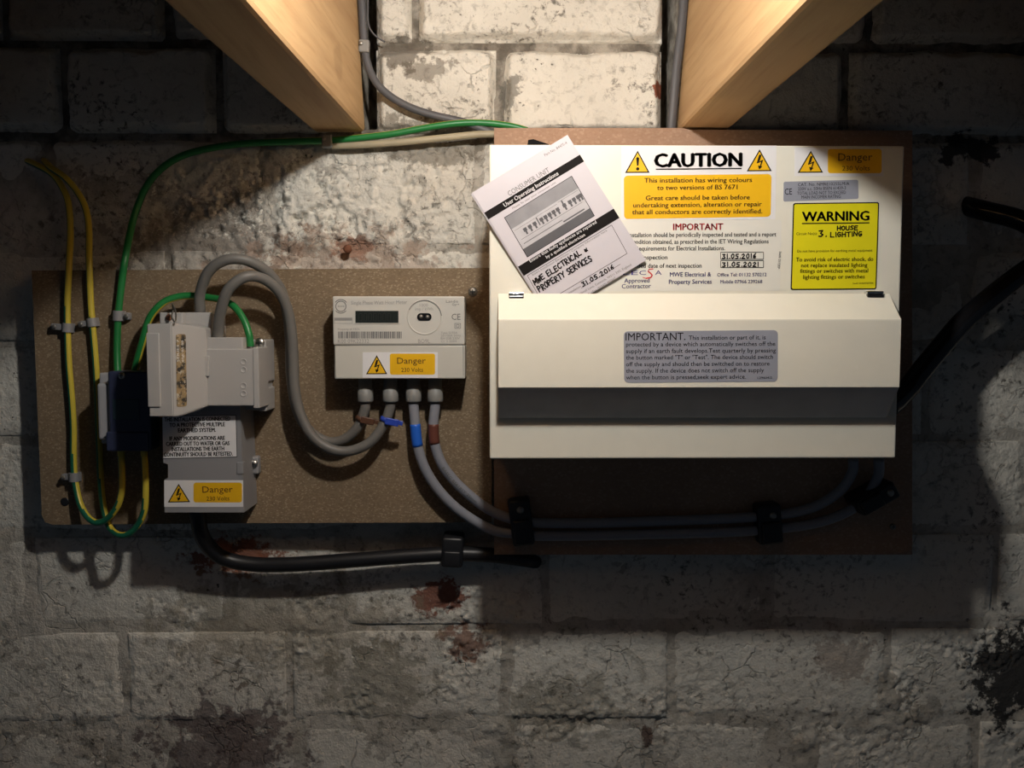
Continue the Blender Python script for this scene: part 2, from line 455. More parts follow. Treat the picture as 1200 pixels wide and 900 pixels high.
STROKES = {
 'M': [[(0, 0), (.1, 1), (.5, .35), (.9, 1), (1, 0)]], 'W': [[(0, 1), (.2, 0), (.5, .65), (.75, 0), (1, 1)]],
 'E': [[(.85, 1), (.05, .95), (0, 0), (.9, .05)], [(0, .5), (.7, .52)]], 'L': [[(.05, 1), (0, .05), (.9, 0)]],
 'C': [[(.9, .85), (.5, 1), (.05, .6), (.1, .15), (.5, 0), (.9, .12)]], 'T': [[(0, .95), (1, 1)], [(.5, .98), (.48, 0)]],
 'R': [[(.05, 0), (.05, 1), (.7, .95), (.8, .68), (.1, .48), (.9, 0)]], 'I': [[(.5, 1), (.5, 0)]],
 'A': [[(0, 0), (.45, 1), (.95, 0)], [(.2, .38), (.8, .38)]], 'P': [[(.05, 0), (.05, 1), (.8, .9), (.8, .6), (.1, .45)]],
 'O': [[(.5, 1), (.05, .7), (.1, .2), (.5, 0), (.95, .3), (.9, .8), (.5, 1)]], 'Y': [[(0, 1), (.5, .5), (1, 1)], [(.5, .5), (.4, 0)]],
 'S': [[(.9, .9), (.4, 1), (.1, .75), (.85, .35), (.6, .02), (.05, .1)]], 'V': [[(0, 1), (.45, 0), (1, 1)]],
 '&': [[(.95, .6), (.55, .05), (.2, .2), (.3, .6), (.6, .3), (.95, .1)]], 'H': [[(.05, 1), (.05, 0)], [(.9, 1), (.9, 0)], [(.05, .5), (.9, .52)]],
 'U': [[(.05, 1), (.1, .15), (.5, 0), (.9, .2), (.92, 1)]], 'G': [[(.9, .9), (.4, 1), (.05, .5), (.4, 0), (.9, .2), (.9, .45), (.5, .45)]],
 'N': [[(.05, 0), (.08, 1), (.9, .02), (.92, 1)]], '3': [[(.1, .95), (.8, .95), (.4, .55), (.85, .3), (.5, 0), (.05, .1)]],
 '1': [[(.4, 1), (.45, 0)]], '0': [[(.5, 1), (.1, .65), (.15, .2), (.5, 0), (.85, .3), (.8, .8), (.5, 1)]],
 '5': [[(.85, 1), (.2, .95), (.15, .55), (.75, .5), (.75, .12), (.1, .02)]], '2': [[(.1, .8), (.5, 1), (.8, .75), (.1, .02), (.9, .05)]],
 '6': [[(.75, 1), (.2, .5), (.2, .1), (.7, .02), (.75, .4), (.25, .42)]], '.': [[(.4, .02), (.55, .04)]], '-': [[(.1, .4), (.8, .42)]]}

def inset(tri, k):
    c = (sum(p[0] for p in tri) / 3, sum(p[1] for p in tri) / 3)
    return [(c[0] + (p[0] - c[0]) * k, c[1] + (p[1] - c[1]) * k) for p in tri]
def warning_triangle(S, tri, parent, sign='bolt'):
    plate('warning_triangle', S, tri, .0002, .0003, 'ink', parent)
    plate('triangle_field', S, inset(tri, .84), .0003, .0004, 'amber', parent)
    ax, ay = tri[0]; h = (tri[1][1] + tri[2][1]) / 2 - ay
    k = Ink(S, .0005); q = lambda u, v: (ax + u * h, ay + v * h)
    if sign == 'bolt':
        k.poly([q(-.02, .25), q(.09, .25), q(.01, .52), q(-.13, .62)]); k.poly([q(-.13, .60), q(.16, .48), q(.15, .54), q(-.12, .65)])
        k.poly([q(.10, .50), q(.16, .48), q(.05, .82), q(-.01, .82)]); k.poly([q(-.08, .74), q(.12, .78), q(-.02, .93)])
    else:
        k.poly([q(-.07, .34), q(0, .28), q(.07, .34), q(.035, .68), q(-.035, .68)]); k.disc(q(0, .82), .075 * h)
    k.build('lightning_bolt' if sign == 'bolt' else 'exclamation_mark', 'ink', parent)
def danger_sticker(S, parent, box, tri, field, t1, t2, cap1, cap2, label):
    st = plate('danger_sticker', S, rect4(*box), 0, .0002, 'white_sticker', parent, label=label)
    warning_triangle(S, tri, st)
    plate('amber_panel', S, rrect(rect4(*field), 3), .0002, .0003, 'amber', st)
    k = Ink(S, .0005); k.text('Danger', *t1, cap1, .008); k.text('230 Volts', *t2, cap2, .008)
    k.build('lettering', 'amber_ink', st)
    return st
def screw(name, px, py, d, r, parent, m='steel', sink=.004, label=None, cat=None, group=None):
    base = P(px, py, d)
    if parent is None:
        t = thing(name, label, cat, base, group)
    else: t = parent
    h = lathe('screw_head' if parent is None else name, [(r * .5, -sink), (r, 0), (r, .0006), (r * .8, .0014), (r * .3, .0019), (0, .002)], base, (0, -1, 0), m, t, 16)
    bm = bmesh.new()
    box_bm(base.x - r * .55, base.x + r * .55, base.y - .0023, base.y - .0012, base.z - r * .1, base.z + r * .1, 0, 1, bm)
    box_bm(base.x - r * .1, base.x + r * .1, base.y - .0023, base.y - .0012, base.z - r * .55, base.z + r * .55, 0, 1, bm)
    link('screw_slot', from_bm('screw_slot', bm), h if parent is None else h, 'black_plastic')
    return t

# ================================================================== THE SETTING
# floor, ceiling boards, joists, wall of painted bricks
XW = 1.25
me = from_bm('floor', box_bm(-XW, XW, -1.9, 0.06, -0.06, 0))
link('floor', me, None, 'stone_floor', kind='structure', label='dark stone cellar floor below the wall', cat='floor')

JZ = P(600, 157, 0).z                             # underside of the joists
JH = 0.170
ceil = link('ceiling', from_bm('ceiling', box_bm(-XW, XW, -1.9, 0.06, JZ + JH + .022, JZ + JH + .03)), None, 'floorboard_wood',
            kind='structure', label='dark timber ceiling of floorboards above the joists', cat='ceiling')
y = -1.9
while y < .02:
    link('plank', from_bm('plank', box_bm(-XW, XW, y + .001, min(y + .139, .05), JZ + JH + .0005, JZ + JH + .0225, .001, 1)), ceil, 'floorboard_wood')
    y += .14

xl0, xl1 = P(368, 160, 0).x, P(428, 160, 0).x
xr0, xr1 = P(793, 160, 0).x, P(849, 160, 0).x
def joist(x0, x1, label, lean, skew=0, grp=None):
    bm = bmesh.new(); ny = 14
    ys = np.linspace(-1.85, -.006, ny); cs = .004
    rings = []
    prof = [(x0 + cs, 0), (x1 - cs, 0), (x1 - cs * .3, cs * .3), (x1, cs), (x1, JH), (x0, JH), (x0, cs), (x0 + cs * .3, cs * .3)]
    for yy in ys:
        wob = .0012 * math.sin(yy * 9 + x0 * 30)
        rings.append([bm.verts.new((x + lean * z + wob + skew * yy, yy, JZ + z)) for x, z in prof])
    for a, b2 in zip(rings[:-1], rings[1:]):
        for i in range(len(prof)):
            bm.faces.new([a[i], a[(i + 1) % len(prof)], b2[(i + 1) % len(prof)], b2[i]])
    bm.faces.new(rings[0]); bm.faces.new(rings[-1][::-1])
    return link('ceiling_joist', from_bm('ceiling_joist', bm), None, 'pine', label=label, cat='joist', group=grp)
joist(xl0, xl1, 'pale pine ceiling joist with a grey cable clipped beside its wall end', -.05, .045)
joist(xr0, xr1, 'pale pine ceiling joist ending just above the cream fuse box', .07, -.010)
sp = xr0 - xl0
joist(xl0 - sp, xl1 - sp, 'pine ceiling joist beyond the yellow and green earth cables', 0)
joist(xr0 + sp, xr1 + sp, 'pine ceiling joist beyond the coiled black cable', 0)

# ---- courses: pixel heights of the bed joints, pixel places of the upright joints
bed = [52, 160, 290, 403, 514, 624, 735, 846]
bz = [P(600, v, 0).z for v in bed]
step = bz[-2] - bz[-1]
joints = {0: [-260, 18, 205, 418, 440, 489, 777, 797, 1010, 1290], 1: [-180, 83, 262, 418, 439, 586, 777, 797, 985, 1260], 2: [-240, 62, 318, 561, 820, 1131, 1320],
          3: [-120, 200, 455, 700, 955, 1130, 1330], 4: [-230, 60, 310, 570, 830, 1085, 1340], 5: [-110, 175, 440, 690, 950, 1210],
          6: [-200, 30, 265, 395, 640, 905, 1175, 1400], 7: [-110, 137, 333, 592, 790, 1050, 1300], 8: [-250, -20, 190, 346, 600, 765, 961, 1160, 1400]}
courses = []
def xj(v, zc): return P(v, 450, 0).x
for i in range(9):
    zt = bz[i - 1] if i else bz[0] + step * 1.02
    zb = bz[i] if i < 8 else bz[7] - step
    courses.append((zt, zb, [xj(v, 0) for v in joints[i]]))
zt = courses[0][0]; k = 0
ztop = JZ + JH + .0
while zt < ztop - .02:
    zn = min(zt + step, ztop); off = .12 if k % 2 else 0
    courses.append((zn, zt, [-.95 + off + .24 * j for j in range(9)])); zt = zn; k += 1
zb = courses[8][1]; k = 0
while zb > .01:
    zn = max(zb - step, 0.0); off = .12 if k % 2 else 0
    courses.append((zb, zn, [-.95 + off + .24 * j for j in range(9)])); zb = zn; k += 1

def region(x, z):
    u, v = proj(x, np.zeros_like(x), z)
    top = sstep(185, 150, v)
    def gb(cx, cy, sx, sy): return np.exp(-((u - cx) / sx) ** 2 - ((v - cy) / sy) ** 2)
    crumble = np.clip(gb(260, 270, 120, 60) * 1.2 + gb(430, 215, 160, 45) * .6 + gb(560, 300, 60, 30) * .5 + gb(380, 725, 230, 34) * .9 + gb(410, 800, 70, 80) * .7
                      + gb(560, 760, 90, 90) * .7 + gb(690, 840, 160, 32) * .9 + gb(890, 790, 70, 60) * .7 + gb(1010, 770, 90, 40) * .7
                      + gb(80, 790, 130, 60) * .35 + gb(1190, 640, 60, 160) * .6 + gb(1120, 820, 90, 90) * .8 + gb(960, 870, 80, 60) * .5
                      + gb(590, 100, 18, 60) * .9 + gb(20, 470, 40, 120) * .6 + gb(540, 58, 220, 16) * .8 + .08, 0, 1.3)
    return u, v, top, crumble
def rough_height(x, z, crumble):
    h = .0020 * fbm(x, z, 11, 4, 3) + .0006 * fbm(x, z, 90, 3, 11)
    grain = fbm(x, z, 210, 3, 21, .7)
    chunks = sstep(.0, .35, fbm(x, z, 48, 4, 33, .6))
    u, v = proj(x, np.zeros_like(x), z)
    crag = np.exp(-((u - 290) / 150) ** 2 - ((v - 255) / 70) ** 2) + .5 * np.exp(-((u - 480) / 110) ** 2 - ((v - 240) / 70) ** 2)
    pits = sstep(.16, .42, fbm(x, z, 62, 4, 77, .6))
    veil = sstep(-.1, .3, fbm(x, z, 22, 3, 91))
    plates = sstep(-.03, .05, fbm(x, z, 26, 5, 61, .62)); plates2 = sstep(.05, .12, fbm(x, z, 34, 5, 67, .62))
    return h - .0042 * crag * (1 - plates) - .003 * (crag + .12 * crumble) * plates2 + crumble * veil * (.0036 * grain + .0016 * (chunks - .5)) + crag * (.0012 * grain - .0050 * pits)
def hidden(x0, x1, z0, z1):
    a, b = proj(np.array([x0, x1]), np.zeros(2), np.array([z0, z1]))
    if a[1] < -60 or a[0] > 1260 or b[0] < -60 or b[1] > 960: return True
    return (a[0] > 585 and a[1] < 1062 and b[1] > 165 and b[0] < 645) or (a[0] > 55 and a[1] < 585 and b[1] > 325 and b[0] < 605)
def grid_mesh(name, xs, zs, H, skirt):
    nx, nz = len(xs), len(zs); X, Z = np.meshgrid(xs, zs)
    co = np.stack([X, -H, Z], -1).reshape(-1, 3)
    idx = np.arange(nx * nz).reshape(nz, nx)
    q = np.stack([idx[:-1, :-1], idx[:-1, 1:], idx[1:, 1:], idx[1:, :-1]], -1).reshape(-1, 4)
    if skirt:
        ring = np.concatenate([idx[0, :], idx[1:, -1], idx[-1, -2::-1], idx[-2:0:-1, 0]])
        b = co[ring].copy(); b[:, 1] = .03; n0 = len(co); co = np.concatenate([co, b]); m = len(ring)
        j = np.arange(m); jn = (j + 1) % m
        q = np.concatenate([q, np.stack([ring[jn], ring[j], n0 + j, n0 + jn], -1)])
    me = bpy.data.meshes.new(name); me.vertices.add(len(co)); me.vertices.foreach_set('co', co.ravel())
    me.loops.add(q.size); me.loops.foreach_set('vertex_index', q.ravel().astype(np.int32))
    me.polygons.add(len(q)); me.polygons.foreach_set('loop_start', np.arange(0, q.size, 4, dtype=np.int32))
    me.update(calc_edges=True); me.validate()
    return me
# mortar bed
def mortar_height(X, Z):
    u, v, top, cr = region(X, Z)
    return -.0080 * top + (-.0007 + .0020 * fbm(X, Z, 24, 4, 131)) * (1 - top) + rough_height(X, Z, np.clip(cr + .35, 0, 1.3)) - .075 * (1 - sstep(7, 12, np.abs(u - 429.5))) * sstep(150, 140, v) - .075 * (1 - sstep(7, 12, np.abs(u - 787))) * sstep(150, 140, v)
vis_x0, vis_x1 = P(-20, 450, 0).x, P(1220, 450, 0).x
xs = np.concatenate([np.linspace(-XW, vis_x0, 60)[:-1], np.arange(vis_x0, vis_x1, .0028), np.linspace(vis_x1 + .003, XW, 60)])
zlo, zhi = P(600, 915, 0).z, P(600, -15, 0).z
zs = np.concatenate([np.linspace(0, zlo, 90)[:-1], np.arange(zlo, zhi, .0028), np.linspace(zhi + .003, ztop, 12)])
X, Z = np.meshgrid(xs, zs)
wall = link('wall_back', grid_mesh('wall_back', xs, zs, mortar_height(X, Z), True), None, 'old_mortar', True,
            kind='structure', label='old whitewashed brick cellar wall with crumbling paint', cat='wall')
rb = random.Random(5)
for ci, (zt, zb, js) in enumerate(courses):
    xs_j = [-XW] + [x for x in js if -XW + .05 < x < XW - .05] + [XW]
    for a, b2 in zip(xs_j[:-1], xs_j[1:]):
        if b2 - a < .0205: continue            # open slots beside the two joist ends
        gap = .0036
        x0, x1, z0, z1 = a + gap, b2 - gap, zb + gap, zt - gap
        fine = .0017 if not hidden(x0, x1, z0, z1) else .012
        nx = max(6, int((x1 - x0) / fine)); nz = max(6, int((z1 - z0) / fine))
        gx = np.linspace(x0, x1, nx); gz = np.linspace(z0, z1, nz); X, Z = np.meshgrid(gx, gz)
        u, v, top, cr = region(X, Z)
        # crumbly outline: distance to the edge, wobbled
        wob = .0045 * fbm(X, Z, 38, 4, 51 + ci)
        ex = np.minimum(X - x0, x1 - X); ez = np.minimum(Z - z0, z1 - Z)
        rr = .010
        dx = np.clip(rr - ex, 0, rr); dz = np.clip(rr - ez, 0, rr)
        de = rr - np.sqrt(dx * dx + dz * dz) + wob * np.clip((rr * 1.6 - np.minimum(ex, ez)) / rr, 0, 1)
        edge = 1 - sstep(-.001, .0075, de)
        tilt = (X - (x0 + x1) / 2) * rb.uniform(-.012, .012) + (Z - (z0 + z1) / 2) * rb.uniform(-.03, .03)
        H = rb.uniform(-.0008, .0014) + top * .0025 + tilt + rough_height(X, Z, cr)
        drop = .0115 * top + (.0020 + .001 * np.exp(-((v - 240) / 70) ** 2)) * (1 - top)
        H = H - edge * drop
        H = np.clip(H, -.03, .0068)
        link('brick', grid_mesh('brick', gx, gz, H, True), wall, 'painted_brick', True)

# ================================================================== THE LAMP (out of frame, between the joists)
lx, ly, lz = .020, -.440, ZC + .295
lamp = thing('pendant_lamp', 'bare glowing bulb in a white holder hanging between the two joists', 'lamp', (lx, ly, lz - .031))
R_ = .013
HB = R_ * 1.0
gp = [(R_ * math.sin(math.pi * i / 14), -R_ * math.cos(math.pi * i / 14)) for i in range(11)] + [(.0075, R_ * .95), (.007, R_ * 1.25)]
gp[0] = (.0008, -R_)
CH = JZ + JH - lz
lathe('bulb', gp, (lx, ly, lz), (0, 0, 1), 'glowing_glass', lamp, 20)
lathe('bulb_cap', [(.0068, R_ * 1.25), (.0068, R_ * 1.7)], (lx, ly, lz), (0, 0, 1), 'steel', lamp, 20)
lathe('lamp_holder', [(.0095, R_ * 1.6), (.010, R_ * 1.8), (.0098, R_ * 2.6), (.006, R_ * 3.0), (.004, R_ * 3.1)], (lx, ly, lz), (0, 0, 1), 'lamp_plastic', lamp, 20)
lathe('ceiling_rose', [(.003, R_ * 3.0), (.003, CH - .012), (.028, CH - .010), (.030, CH)], (lx, ly, lz), (0, 0, 1), 'lamp_plastic', lamp, 20)

# ================================================================== BOARDS
DB = .031
cx0, cz0 = P(44, 460, DB), P(300, 613, DB)
bd = thing('chipboard_panel', 'brown chipboard backing panel behind the electricity meter and service fuse', 'board', (P(310, 613, DB).x, -.012, P(310, 613, DB).z))
# slightly uneven outline with a knocked-off corner
out = [(37, 317), (570, 314), (576, 314), (576, 612), (300, 613), (62, 615), (53, 612), (49, 604)]
prism('panel', [P(x, y, DB) for x, y in out], .018, 'chipboard', bd, (0, -1, 0))
screw('screw', 554, 342, DB, .0045, bd, 'dull_steel')
lathe('screw_hole', [(.004, -.004), (.0042, .0003), (.003, .0004)], P(76, 588, DB), (0, -1, 0), 'black_plastic', bd, 14)
hb = thing('hardboard_panel', 'reddish hardboard backing panel behind the cream fuse box', 'board', (P(820, 650, DB).x, -.012, P(820, 650, DB).z))
prism('panel', [P(x, y, DB) for x, y in [(579, 150), (800, 150), (808, 152), (1069, 153), (1069, 650), (579, 650)]], .018, 'hardboard', hb, (0, -1, 0))
lathe('panel_pin', [(.0008, -.004), (.0008, .004), (.0016, .0045), (.0016, .006)], P(819, 153, DB) + Vector((0, .002, 0)), (.1, -.3, 1), 'brass', hb, 10)
screw('screw', 1046, 617, DB, .003, hb, 'dull_steel')

# ================================================================== CONSUMER UNIT
DC = .151; DF = .177
SC = front(DC); SF = front(DF)
cu = thing('consumer_unit', 'cream metal consumer unit with a hinged flap and safety stickers', 'fuse box', (P(812, 537, DC).x, -.07, P(812, 537, DC).z))
x0, x1, z0, z1 = pspan(573.5, 170, 1055, 537.5, DC)
bm = box_bm(x0, x1, -DC, -DC + .0305, z0, z1, .0016, 3)
link('front_cover', from_bm('front_cover', bm), cu, 'cream_metal')
link('back_case', from_bm('back_case', box_bm(x0 + .0015, x1 - .0015, -DC + .0315, -DB - .0005, z0 + .0015, z1 - .0015, .0012, 2)), cu, 'cream_metal')
# flap: bent sheet with cheeks
fx0, fx1 = P(584, 415, DF).x, P(1055, 415, DF).x
zA = P(600, 345, DC + .003).z; zB = P(600, 374, DF).z; zC = P(600, 454, DF).z; zD = P(600, 490, DC + .006).z
def extr(name, prof, m, parent, bev=0):
    """profile of (e, z) in front of the cover, extruded along x"""
    bm = bmesh.new(); A = [bm.verts.new((fx0, -DC - e, z)) for e, z in prof]; B = [bm.verts.new((fx1, -DC - e, z)) for e, z in prof]
    n = len(prof); bm.faces.new(A); bm.faces.new(B[::-1])
    for i in range(n): bm.faces.new([A[i], B[i], B[(i + 1) % n], A[(i + 1) % n]])
    bmesh.ops.recalc_face_normals(bm, faces=bm.faces)
    if bev: bmesh.ops.bevel(bm, geom=bm.edges[:], offset=bev, segments=2, affect='EDGES')
    return link(name, from_bm(name, bm), parent, m)
e = DF - DC; t = .0014
flap = extr('flap', [(.0032, zA), (.0032 + t * .6, zA + t * .4), (e - .0012, zB + .0006), (e - .0003, zB + .0002), (e, zB - .0010), (e, zC), (e - t, zC), (e - t, zB - t * .5), (.0032, zA - t * 1.4)], 'cream_metal', cu)
for xs_ in (fx0, fx1 - t):
    pr = [(.0030, zA - .003), (e - t, zB - t * .6), (e - t, zC), (.0045, zD), (.0008, zD + .004), (.0008, zA - .006)]
    bm = bmesh.new(); A = [bm.verts.new((xs_, -DC - q, z)) for q, z in pr]; B = [bm.verts.new((xs_ + t, -DC - q, z)) for q, z in pr]
    n = len(pr); bm.faces.new(A); bm.faces.new(B[::-1])
    for i in range(n): bm.faces.new([A[i], B[i], B[(i + 1) % n], A[(i + 1) % n]])
    link('cheek', from_bm('cheek', bm), flap, 'cream_metal')
zm = zC + (zD - zC) * .74
extr('lower_lip', [(e - .0004, zC - .0002), (.0108, zm), (.0046, zD), (.0030, zD + .0012), (.0090, zm + .001), (e - t - .0004, zC - .0002)], 'lip_grey', flap)
for hx0, hx1, hy0, hy1 in ((596, 614, 342.5, 350.5), (1015.5, 1035, 341, 348.5)):
    xa, xb, za, zb_ = pspan(hx0, hy0, hx1, hy1, DC + .006)
    hg = thing('x', 'x', 'x', (0, 0, 0)) if False else None
    hh = link('hinge_clip', from_bm('hinge_clip', box_bm(xa, xb, -DC - .0075, -DC - .0002, za + .0028, zb_, .0008, 2)), cu, 'chrome')
    link('hinge_pin', from_bm('hinge_pin', box_bm(xa + .0002, xb - .0002, -DC - .0082, -DC - .003, za, za + .0026, .0006, 2)), hh, 'glossy_black')
# black grommet strip on top, behind the leaflet
gq = [P(619, 164, .095), P(625, 163, .095), P(643, 169, .095), P(644, 176, .095), P(617, 176, .095)]
prism('cable_grommet', gq, .012, 'matte_black', cu, (0, -1, 0))

# CAUTION sticker
st = plate('caution_sticker', SC, [(728, 171.3), (910, 170.6), (908.5, 257), (728, 258)], 0, .0002, 'white_sticker', cu, label='white caution sticker with amber panel and two hazard triangles')
warning_triangle(SC, [(747.2, 176.5), (732.4, 202.8), (761.3, 202.6)], st, 'bang')
warning_triangle(SC, [(890, 175), (875, 200.9), (904.3, 200.6)], st)
plate('amber_panel', SC, rrect([(731, 206), (904, 204), (903, 254), (731.3, 256.8)], 4.5), .0002, .0003, 'amber', st)
k = Ink(SC, .0005); k.text('CAUTION', (767.4, 195.8), (868.8, 194.6), 15, .055); k.line((768.5, 198.4), (868.8, 197.5), 1.3); k.build('heading', 'ink', st)
k = Ink(SC, .0005)
for s, a, b2 in (('This installation has wiring colours', (755, 214.2), (881, 213.4)), ('to two versions of BS 7671', (770, 222.7), (864, 221.8)),
                 ('Great care should be taken before', (756.7, 234.8), (878.3, 233.7)), ('undertaking extension, alteration or repair', (742, 243.3), (892.5, 241.7)),
                 ('that all conductors are correctly identified.', (740.8, 251.3), (893, 250.1))):
    k.text(s, a, b2, 5.3, .020)
k.build('lettering', 'amber_ink', st)
# IMPORTANT inspection sticker
st = plate('inspection_sticker', SC, rrect([(700, 259.5), (916, 257.8), (914, 341), (702, 341.5)], 3), 0, .00015, 'off_white_sticker', cu, label='off-white inspection date sticker headed in red')
k = Ink(SC, .0004); k.text('IMPORTANT', (788.9, 269.7), (847, 269.3), 7.3, .032); k.build('heading', 'red_ink', st)
k = Ink(SC, .0004)
for s, a, b2 in (('This Installation should be periodically inspected and tested and a report', (723.5, 278), (909.4, 277)),
                 ('of its condition obtained, as prescribed in the IET Wiring Regulations', (724.5, 286), (900.5, 285.2)),
                 ('BS 7671 Requirements for Electrical Installations.', (722, 293.8), (849.3, 293.2)),
                 ('Date of last inspection', (717, 304.3), (782, 303.9)), ('Recommended date of next inspection', (716, 314.1), (822, 313.7))):
    k.text(s, a, b2, 5.0, .014)
k.text('Swift 21/2EP', (913, 294.5), (911, 315), 2.6, .01)
k.loop(rect4(844.4, 295.6, 894.5, 303.8), .7); k.loop(rect4(844.4, 305.4, 894.5, 313.6), .7)
k.build('lettering', 'ink', st)
k = Ink(SC, .0005); k.hand('31.05.2016', (846, 303), (887, 302.6), 5.2, 1.3, seed=3); k.hand('31.05.2021', (846, 312.7), (890, 312.3), 5.2, 1.3, seed=4); k.build('handwriting', 'ink', st)
k = Ink(SC, .0004)
k.text('ELE', (720, 322.3), (747.5, 322.2), 5, 0); k.text('C', (749, 322.2), (757, 322.1), 5, 0); k.text('A', (767.6, 322), (775.3, 322), 5, 0)
k.text('Approved', (731.5, 331.4), (761, 331), 5, .014); k.text('Contractor', (728.6, 338), (762.7, 337.5), 5, .014)
k.text('MWE Electrical &', (785, 324.2), (833, 323.9), 5, .020); k.text('Property Services', (783.8, 332.8), (833.9, 332.4), 5, .020)
k.text('Office Tel: 01132 570212', (840.4, 324.1), (898, 323.7), 4, .016); k.text('Mobile 07966 239268', (844, 332.2), (893, 331.9), 4, .016)
k.build('company_lettering', 'blue_ink', st)
k = Ink(SC, .00045); sp_ = [(765, 315.2), (760.5, 315.6), (759.4, 318), (762.3, 320.3), (764.2, 322.6), (762.5, 325.3), (757, 326.2), (753, 325)]
for i in range(len(sp_) - 1): k.line(sp_[i], sp_[i + 1], 1.5 if 1 < i < 6 else .9); k.disc(sp_[i], .6, 8)
k.build('red_swoosh', 'red_ink', st)
# Danger sticker
danger_sticker(SC, cu, (931, 173, 1035, 206.5), [(950, 176.6), (934.6, 202.7), (964.4, 202.4)], (970, 174.6, 1033, 203), ((982, 188.6), (1022, 188.2)), ((986.6, 200.2), (1019, 199.8)), 8.6, 5.4, 'small white danger sticker with lightning triangle at the top corner')
# rating label
st = plate('rating_label', SC, rrect([(918.3, 213), (1005.5, 210.6), (1006, 233), (918, 236.3)], 2), 0, .0002, 'silver_sticker', cu, label='silver rating label with dark print')
k = Ink(SC, .0004); k.text('CE', (919.5, 228.3), (928, 228), 7, .006)
for s, a, b2 in (('CAT. No. NMRE10255LM/A', (935, 218.3), (995, 216.9)), ('230V a.c. 50Hz BSEN 61439-3', (935, 223.3), (991, 222)), ('TOTAL LOAD NOT TO EXCEED', (934, 228.4), (991, 227.2)), ('MAIN INCOMER RATING', (939, 233), (985, 232))):
    k.text(s, a, b2, 3.6, .01)
k.build('lettering', 'ink', st)
# WARNING sticker
wc = [(929.4, 238), (1030.2, 236.8), (1027, 339.2), (926.4, 340)]
st = plate('warning_sticker', SC, rrect(wc, 2.5), 0, .0002, 'ink', cu, label='bright yellow warning sticker with black border')
cc = (978.3, 288.5)
plate('yellow_field', SC, rrect([(cc[0] + (p[0] - cc[0]) * .972, cc[1] + (p[1] - cc[1]) * .972) for p in wc], 1.8), .0002, .0003, 'bright_yellow', st)
k = Ink(SC, .0005); k.text('WARNING', (940, 259.3), (1018, 258.2), 10.6, .036); k.line((939.4, 262), (1018.6, 261.2), 1.3)
k.text('Circuit No(s):', (932.8, 275.6), (957.6, 275.2), 3, .008); k.text('Do not have provision for earthing metal equipment', (934, 295.8), (1022, 294.8), 2.9, .008)
for s, a, b2 in (('To avoid risk of electric shock, do', (932.6, 306.6), (1023, 305.8)), ('not replace insulated lighting', (938.6, 313.4), (1016, 312.7)),
                 ('fittings or switches with metal', (937.4, 320), (1017, 319.3)), ('lighting fittings or switches', (941, 327), (1013, 326.3))):
    k.text(s, a, b2, 4.6, .016)
k.text('Swift WARTS7704', (999, 333.2), (1023, 332.8), 2, .008)
k.build('lettering', 'ink', st)
k = Ink(SC, .0005); k.hand('3.', (959, 277.4), (970, 277), 7.2, 1.6, seed=9); k.hand('HOUSE', (980.8, 270), (1006, 269.4), 4.8, 1.4, seed=10); k.hand('LIGHTING', (973, 278), (1011, 276.6), 5.4, 1.4, seed=11); k.build('handwriting', 'ink', st)
# flap label
st = plate('test_instruction_label', SF, rrect([(730.8, 388.4), (911.5, 386.8), (911.2, 447.2), (731.4, 448.6)], 5), 0, .0002, 'silver_sticker', flap, label='silver quarterly test instruction label')
k = Ink(SF, .0004); k.text('IMPORTANT.', (733, 399), (803, 398.4), 8.6, .006); k.text('This installation or part of it, is', (807, 398.3), (897, 397.6), 4.9, .006)
for s, yb, xe in (('protected by a device which automatically switches off the', 406, 908.3), ('supply if an earth fault develops.Test quarterly by pressing', 413.8, 909),
                  ('the button marked "T" or "Test". The device should switch', 421.4, 905.7), ('off the supply and should then be switched on to restore', 429.2, 901.6),
                  ('the supply. If the device does not switch off the supply', 436.9, 895), ('when the button is pressed,seek expert advice.', 444.6, 874)):
    k.text(s, (733.6, yb), (xe, yb - .9), 4.9, .006)
k.text('L29604/2', (887.5, 444), (904.6, 443.6), 2.4, 0)
for q in (k,): q.build('lettering', 'ink', flap)

# ================================================================== LEAFLET
lf_px = {'tl': (553, 226), 'tr': (665, 158), 'br': (757, 305), 'bl': (645, 373)}
A0 = P(645, 373, DC + .0016); A1 = P(553, 226, DC + .0062); A2 = P(665, 158, DC + .0080)
nrm = (A2 - A1).cross(A0 - A1); nrm = nrm if nrm.y < 0 else -nrm
SL = Surf(A1, nrm)
lf = thing('instruction_leaflet', 'white printed instruction leaflet leaning askew on the cream fuse box', 'leaflet', A0)
plate('back_page', SL, [(552, 227.5), (664, 159.5), (755, 306.5), (644, 374)], -.0012, -.0006, 'paper', lf)
page = plate('front_page', SL, [lf_px[q] for q in ('tl', 'tr', 'br', 'bl')], -.0004, .0001, 'paper', lf)
def uv(u, v):
    a, b2, c = Vector(lf_px['tl']), Vector(lf_px['tr']), Vector(lf_px['bl'])
    return tuple(a + (b2 - a) * u + (c - a) * v)
def band(v0, v1): return [uv(0, v0), uv(1, v0), uv(1, v1), uv(0, v1)]
plate('printed_band', SL, band(.158, .212), .0001, .0002, 'ink', page)
plate('printed_band', SL, band(.588, .662), .0001, .0002, 'ink', page)
pq = [Vector(c) for c in ((590.7, 255), (670, 206), (697, 253), (617.8, 301.8))]
def pv(u, v): return tuple((pq[0] * (1 - u) + pq[1] * u) * (1 - v) + (pq[3] * (1 - u) + pq[2] * u) * v)
def pr(u0, v0, u1, v1): return [pv(u0, v0), pv(u1, v0), pv(u1, v1), pv(u0, v1)]
pic = plate('printed_picture', SL, pr(0, 0, 1, 1), .0001, .00016, 'ink', page)
plate('picture_top', SL, pr(.008, .012, .992, .30), .00016, .00022, 'photo_grey_mid', pic)
